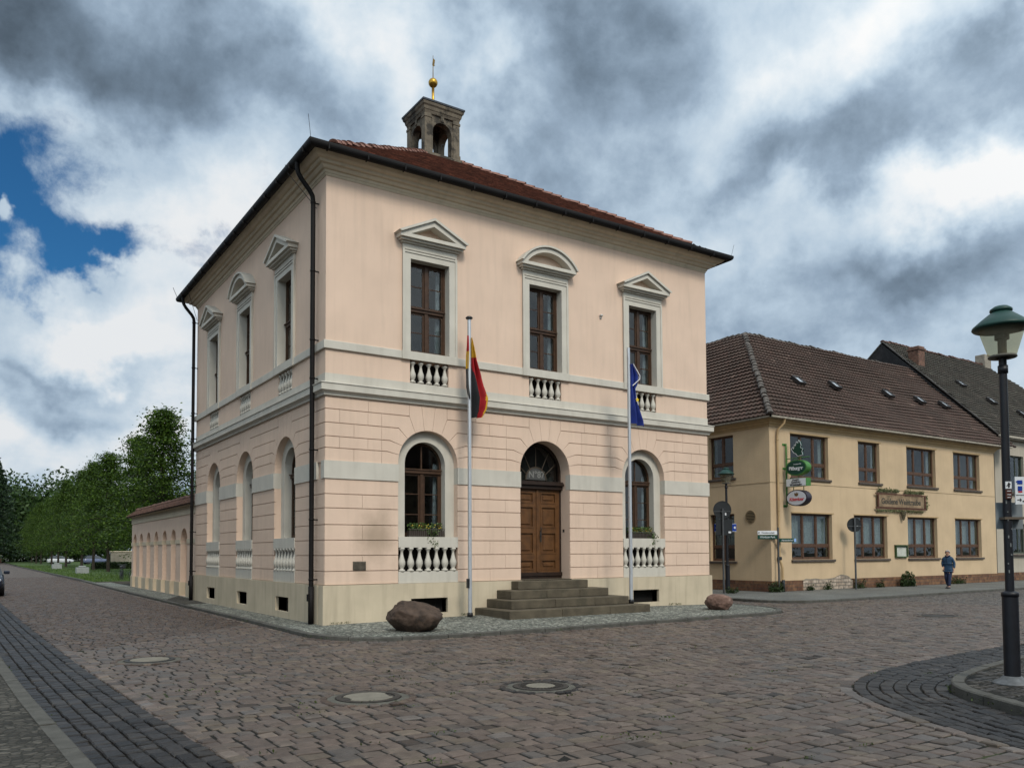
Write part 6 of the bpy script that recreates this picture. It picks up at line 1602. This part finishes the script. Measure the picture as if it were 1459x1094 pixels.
# dark conifer and far wood
con = M_leaf('spruce_needles', (.008, .02, .009), (.026, .05, .018), .1)
def conifer(x, y, H, R, label):
    t = thing('conifer', label, 'tree', (x, y, 0)); b = MB(); b.tube([(0, 0, -.2), (0, 0, H*.97)], [.35, .03], 8); link('trunk', b.mesh('conifer_trunk', bark), t)
    P = []
    for i in range(150):
        s = (i+rng.random())/150; z = H*(.12+.87*s); r = R*(1-s)**.8*rng.uniform(.6, 1.15)+.2; a = i*2.4; m = 60; q = rng.random(m)**.7
        Q = np.stack([q*r*math.cos(a), q*r*math.sin(a), z-q*r*.25+np.zeros(m)], 1)+rng.normal(0, .16, (m, 3)); P.append(Q)
    V, Fq = leaf_cards(np.concatenate(P), .34, aspect=1.5); link('crown', mesh_np('conifer_crown', V, Fq, con, tone=rng.random((len(Fq), 3))), t)
conifer(-2.0, 175, 21.5, 7.0, 'dark conifer towering over the far end of the street')
conifer(-9.5, 168, 17.0, 6.5, 'dark conifer at the left edge of the picture, lower than its neighbour')
n = 120000
cx_ = np.where(rng.random(150) < .55, rng.uniform(-45, 25, 150), rng.uniform(20, 110, 150)); cy_ = rng.uniform(195, 235, 150); ch = rng.uniform(15, 25, 150); cr_ = rng.uniform(5, 8, 150)
k = rng.integers(0, 150, n); d = rng.normal(size=(n, 3)); d /= np.linalg.norm(d, axis=1)[:, None]; q = rng.random(n)**.33*(1-.25*rng.random(n)**3); k[:n//3] = rng.choice(np.where(cx_ < 25)[0], n//3)
P = np.stack([cx_[k]+d[:, 0]*cr_[k]*q, cy_[k]+d[:, 1]*cr_[k]*q, ch[k]*.47+d[:, 2]*ch[k]*.5*q], 1)
V, Fq = leaf_cards(P, .6); woodland = mesh_np('far_wood', V, Fq, M_leaf('wood_leaf', (.012, .03, .008), (.04, .075, .015), .2), tone=rng.random((n, 3)))
fwd = bpy.data.objects.new('far_wood', woodland); SC.collection.objects.link(fwd); fwd['kind'] = 'stuff'; fwd['label'] = 'dark green wood closing the view behind the park'; fwd['category'] = 'wood'

# ================================================================ PARK DETAILS
def block(x, y, label):
    t = thing('concrete_block', label, 'concrete block', (x, y, 0), .05, 'pale blocks on the lawn')
    b = MB(); b.bev(-.5, .5, -.4, .4, -.05, .56, .04); link('base', b.mesh('block_base', concrete), t); b = MB(); b.bev(-.28, .28, -.25, .25, .56, .70, .05); link('lid', b.mesh('block_lid', concrete), t)
block(1.65, 62.8, 'nearer pale concrete block on the lawn'); block(2.1, 92, 'farther pale concrete block on the lawn')
def bicycle(label, x, y, rz, col):
    t = thing('bicycle', label, 'bicycle', (x, y, 0), rz, 'bicycles leaning at the end of the arcaded wall')
    m = M('bike_paint_'+label[:5].strip(), col, .4, .1, 5, spec=.5)
    for wx in (-.53, .53):
        b = MB(); n = 28; b.tube([(wx+.33*math.cos(2*PI*k/n), 0, .34+.33*math.sin(2*PI*k/n)) for k in range(n+1)], .02, 6, cap=False)
        b.tube([(wx+.30*math.cos(2*PI*k/n), 0, .34+.30*math.sin(2*PI*k/n)) for k in range(n+1)], .008, 5, cap=False)
        for k in range(14): a = 2*PI*k/14; b.tube([(wx, 0, .34), (wx+.30*math.cos(a), 0, .34+.30*math.sin(a))], .002, 3)
        link('wheel', b.mesh('wheel', black), t)
    b = MB(); 
    for a, c in (((-.53, 0, .34), (-.05, 0, .30)), ((-.53, 0, .34), (-.18, 0, .80)), ((-.05, 0, .30), (-.2, 0, .88)), ((-.05, 0, .30), (.38, 0, .72)), ((-.17, 0, .76), (.36, 0, .82)), ((.53, 0, .34), (.36, 0, .92))): b.tube([a, c], .016, 7)
    link('frame', b.mesh('bike_frame', m), t)
    b = MB(); b.tube([(.36, 0, .9), (.34, 0, 1.02), (.36, .12, 1.05), (.25, .28, 1.04)], .012, 6); b.tube([(.34, 0, 1.02), (.36, -.12, 1.05), (.25, -.28, 1.04)], .012, 6); link('handlebar', b.mesh('handlebar', galv), t)
    b = MB(); b.slab([(-.36, .92), (-.32, .97), (-.08, .95), (-.06, .92)], [], -.07, .07); link('saddle', b.mesh('saddle', black), t)
    b = MB(); b.box(-.85, -.35, -.06, .06, .70, .72); link('carrier', b.mesh('carrier', black), t)
    b = MB(); b.bev(.42, .72, -.16, .16, .78, .98, .02); link('basket', b.mesh('basket', black), t)
bicycle('dark bicycle parked at the end of the arcaded wall, the left one', 1.25, 38.4, R_(75), (.02, .02, .025))
bicycle('white framed bicycle parked behind, close to the arcaded wall', 1.95, 38.2, R_(62), (.25, .25, .26))
bicycle('black bicycle farthest right behind the wall end', 2.7, 39.6, R_(80), (.015, .015, .02))
# ---- cars
def car(label, loc, rz, col, name='parked_car', group=None, small=False, suv=0):
    t = thing(name, label, 'car', loc, rz, group); pm = M('car_paint_%d_%d' % (int(col[0]*100), int(col[2]*100)), col, .25, .05, 3, spec=.6)
    H = 1.5+suv
    # body: cross-sections along x (front at +x)
    secs = [(-2.12, .38, .78, .70), (-2.05, .30, .95, .80), (-1.6, .25, 1.0, .86), (-.6, .24, .98, .88), (.6, .24, .96, .88), (1.35, .26, .90, .86), (1.9, .30, .80, .80), (2.1, .36, .68, .68)]
    b = MB(); vs = []; n = 10
    for x, z0, z1, w in secs:
        ring = [(w*.9, z0), (w, z0+.12), (w*1.0, (z0+z1)/2), (w*.97, z1-.06), (w*.86, z1)]
        vs += [(x, y, z) for y, z in ring]+[(x, -y, z) for y, z in ring[::-1]]
    fs = [(i*n+k, i*n+(k+1) % n, (i+1)*n+(k+1) % n, (i+1)*n+k) for i in range(len(secs)-1) for k in range(n)]+[tuple(range(n))[::-1], tuple(range((len(secs)-1)*n, len(secs)*n))]
    b.add(vs, fs, True); link('body', b.mesh('car_body', pm), t)
    b = MB(); pr = [(-2.0, .93), (-1.55, H-.1), (-1.1, H), (.1, H-.02), (.45, H-.10), (1.15, .92)]; vs = []
    for x, z in pr: k = 1 if z < 1 else .80; vs += [(x, .80*k if z > 1 else .80, z), (x, -.80*k if z > 1 else -.80, z)]
    nn = len(pr); fs = [(2*i, 2*i+2, 2*i+3, 2*i+1) for i in range(nn-1)]+[tuple(2*i for i in range(nn))[::-1], tuple(2*i+1 for i in range(nn))]
    b.add(vs, fs); link('cabin', b.mesh('car_cabin', M('car_window', (.02, .025, .03), .08, .1, 3, spec=.8)), t)
    b = MB(); b.slab([(-1.45, H-.04), (-1.1, H+.015), (.1, H-.005), (.40, H-.06), (.1, H-.05), (-1.1, H-.03)], [], -.63, .63); link('roof', b.mesh('car_roof', pm), t)
    for x in (-1.35, 1.32):
        for s in (-1, 1):
            b = MB(); b.T = Matrix.Translation((x, s*.76, .32)) @ Matrix.Rotation(PI/2, 4, 'X'); b.lathe([(.19, -.10), (.30, -.10), (.32, -.06), (.32, .06), (.30, .10), (.19, .10)], n=22); w_ = link('wheel', b.mesh('tyre', black), t)
            b = MB(); b.T = Matrix.Translation((x, s*.76, .32)) @ Matrix.Rotation(PI/2, 4, 'X'); b.lathe([(.19, -.085), (.05, -.10), (.05, .10), (.19, .085)], n=16); link('rim', b.mesh('rim', galv), w_)
    for s in (-1, 1):
        b = MB(); b.T = Matrix.Translation((1.98, s*.60, .69)); b.lathe([(.001, -.08), (.11, -.05), (.13, 0), (.11, .05), (.001, .08)], n=14); link('headlight', b.mesh('headlight', M('headlight', (.5, .52, .55), .15, spec=.9)), t)
        b = MB(); b.T = Matrix.Translation((.72, s*.98, 1.0)); b.bev(-.07, .07, -.13, .10, -.07, .08, .03); link('mirror', b.mesh('mirror', pm), t)
    b = MB(); b.box(2.08, 2.13, -.26, .26, .42, .53); link('number_plate', b.mesh('car_plate', white_s), t)
    b = MB(); b.box(2.09, 2.12, -.45, .45, .56, .66); link('grille', b.mesh('car_grille', black), t)
car('dark blue car parked at the left edge of the street, front towards the camera', (-6.54, 24.6, ZR), -PI/2, (.012, .017, .03), suv=.06)
for i, (x, y, c, l) in enumerate([(7.5, 150, (.45, .46, .48), 'silver car parked far off behind the lawn, left of the others'), (17.5, 118, (.5, .5, .52), 'white car parked beyond the trees near the arcaded wall'), (12.0, 140, (.10, .12, .2), 'dark car parked beyond the tree trunks'), (24, 112, (.5, .52, .56), 'pale car far right beyond the trees, just left of the arcaded wall')]):
    car(l, (x, y, 0), .1*i, c, group='cars parked beyond the park')
fwl = thing('park_wall', 'low pale wall seen between the tree trunks behind the lawn', 'wall', (14, 100, 0)); b = MB(); b.bev(-5, 5, -.2, .2, -.1, 2.0, .05); link('wall_face', b.mesh('park_wall', M('old_render', (.22, .20, .16), .9, .3, 1, streak=.4)), fwl); b = MB(); b.bev(-5.1, 5.1, -.3, .3, 2.0, 2.12, .03); link('coping', b.mesh('park_coping', greyd), fwl)
hg = thing('hedge', 'low dark clipped hedge across the lawn behind the trunks', 'hedge', (9, 85, 0)); n = 9000
P = np.stack([rng.uniform(-4, 14, n), rng.uniform(-.5, .5, n), rng.uniform(.05, .8, n)], 1); V, Fq = leaf_cards(P, .16); link('foliage', mesh_np('hedge_leaves', V, Fq, weedm, tone=rng.random((n, 3))), hg)
b = MB(); b.box(-3.9, 13.9, -.38, .38, 0, .72); link('core', b.mesh('hedge_core', M('hedge_core', (.012, .02, .006), .95)), hg)
bh = thing('brick_wall', 'low red brick wall far off at the end of the street', 'wall', (-6.5, 185, 0)); b = MB(); b.bev(-6, 6, -.2, .2, -.2, 1.5, .03); link('wall_face', b.mesh('brick_wall', M('far_brick', (.12, .055, .035), .9, .2, 1)), bh); b = MB(); b.bev(-6.1, 6.1, -.28, .28, 1.5, 1.62, .02); link('coping', b.mesh('brick_coping', greyd), bh)
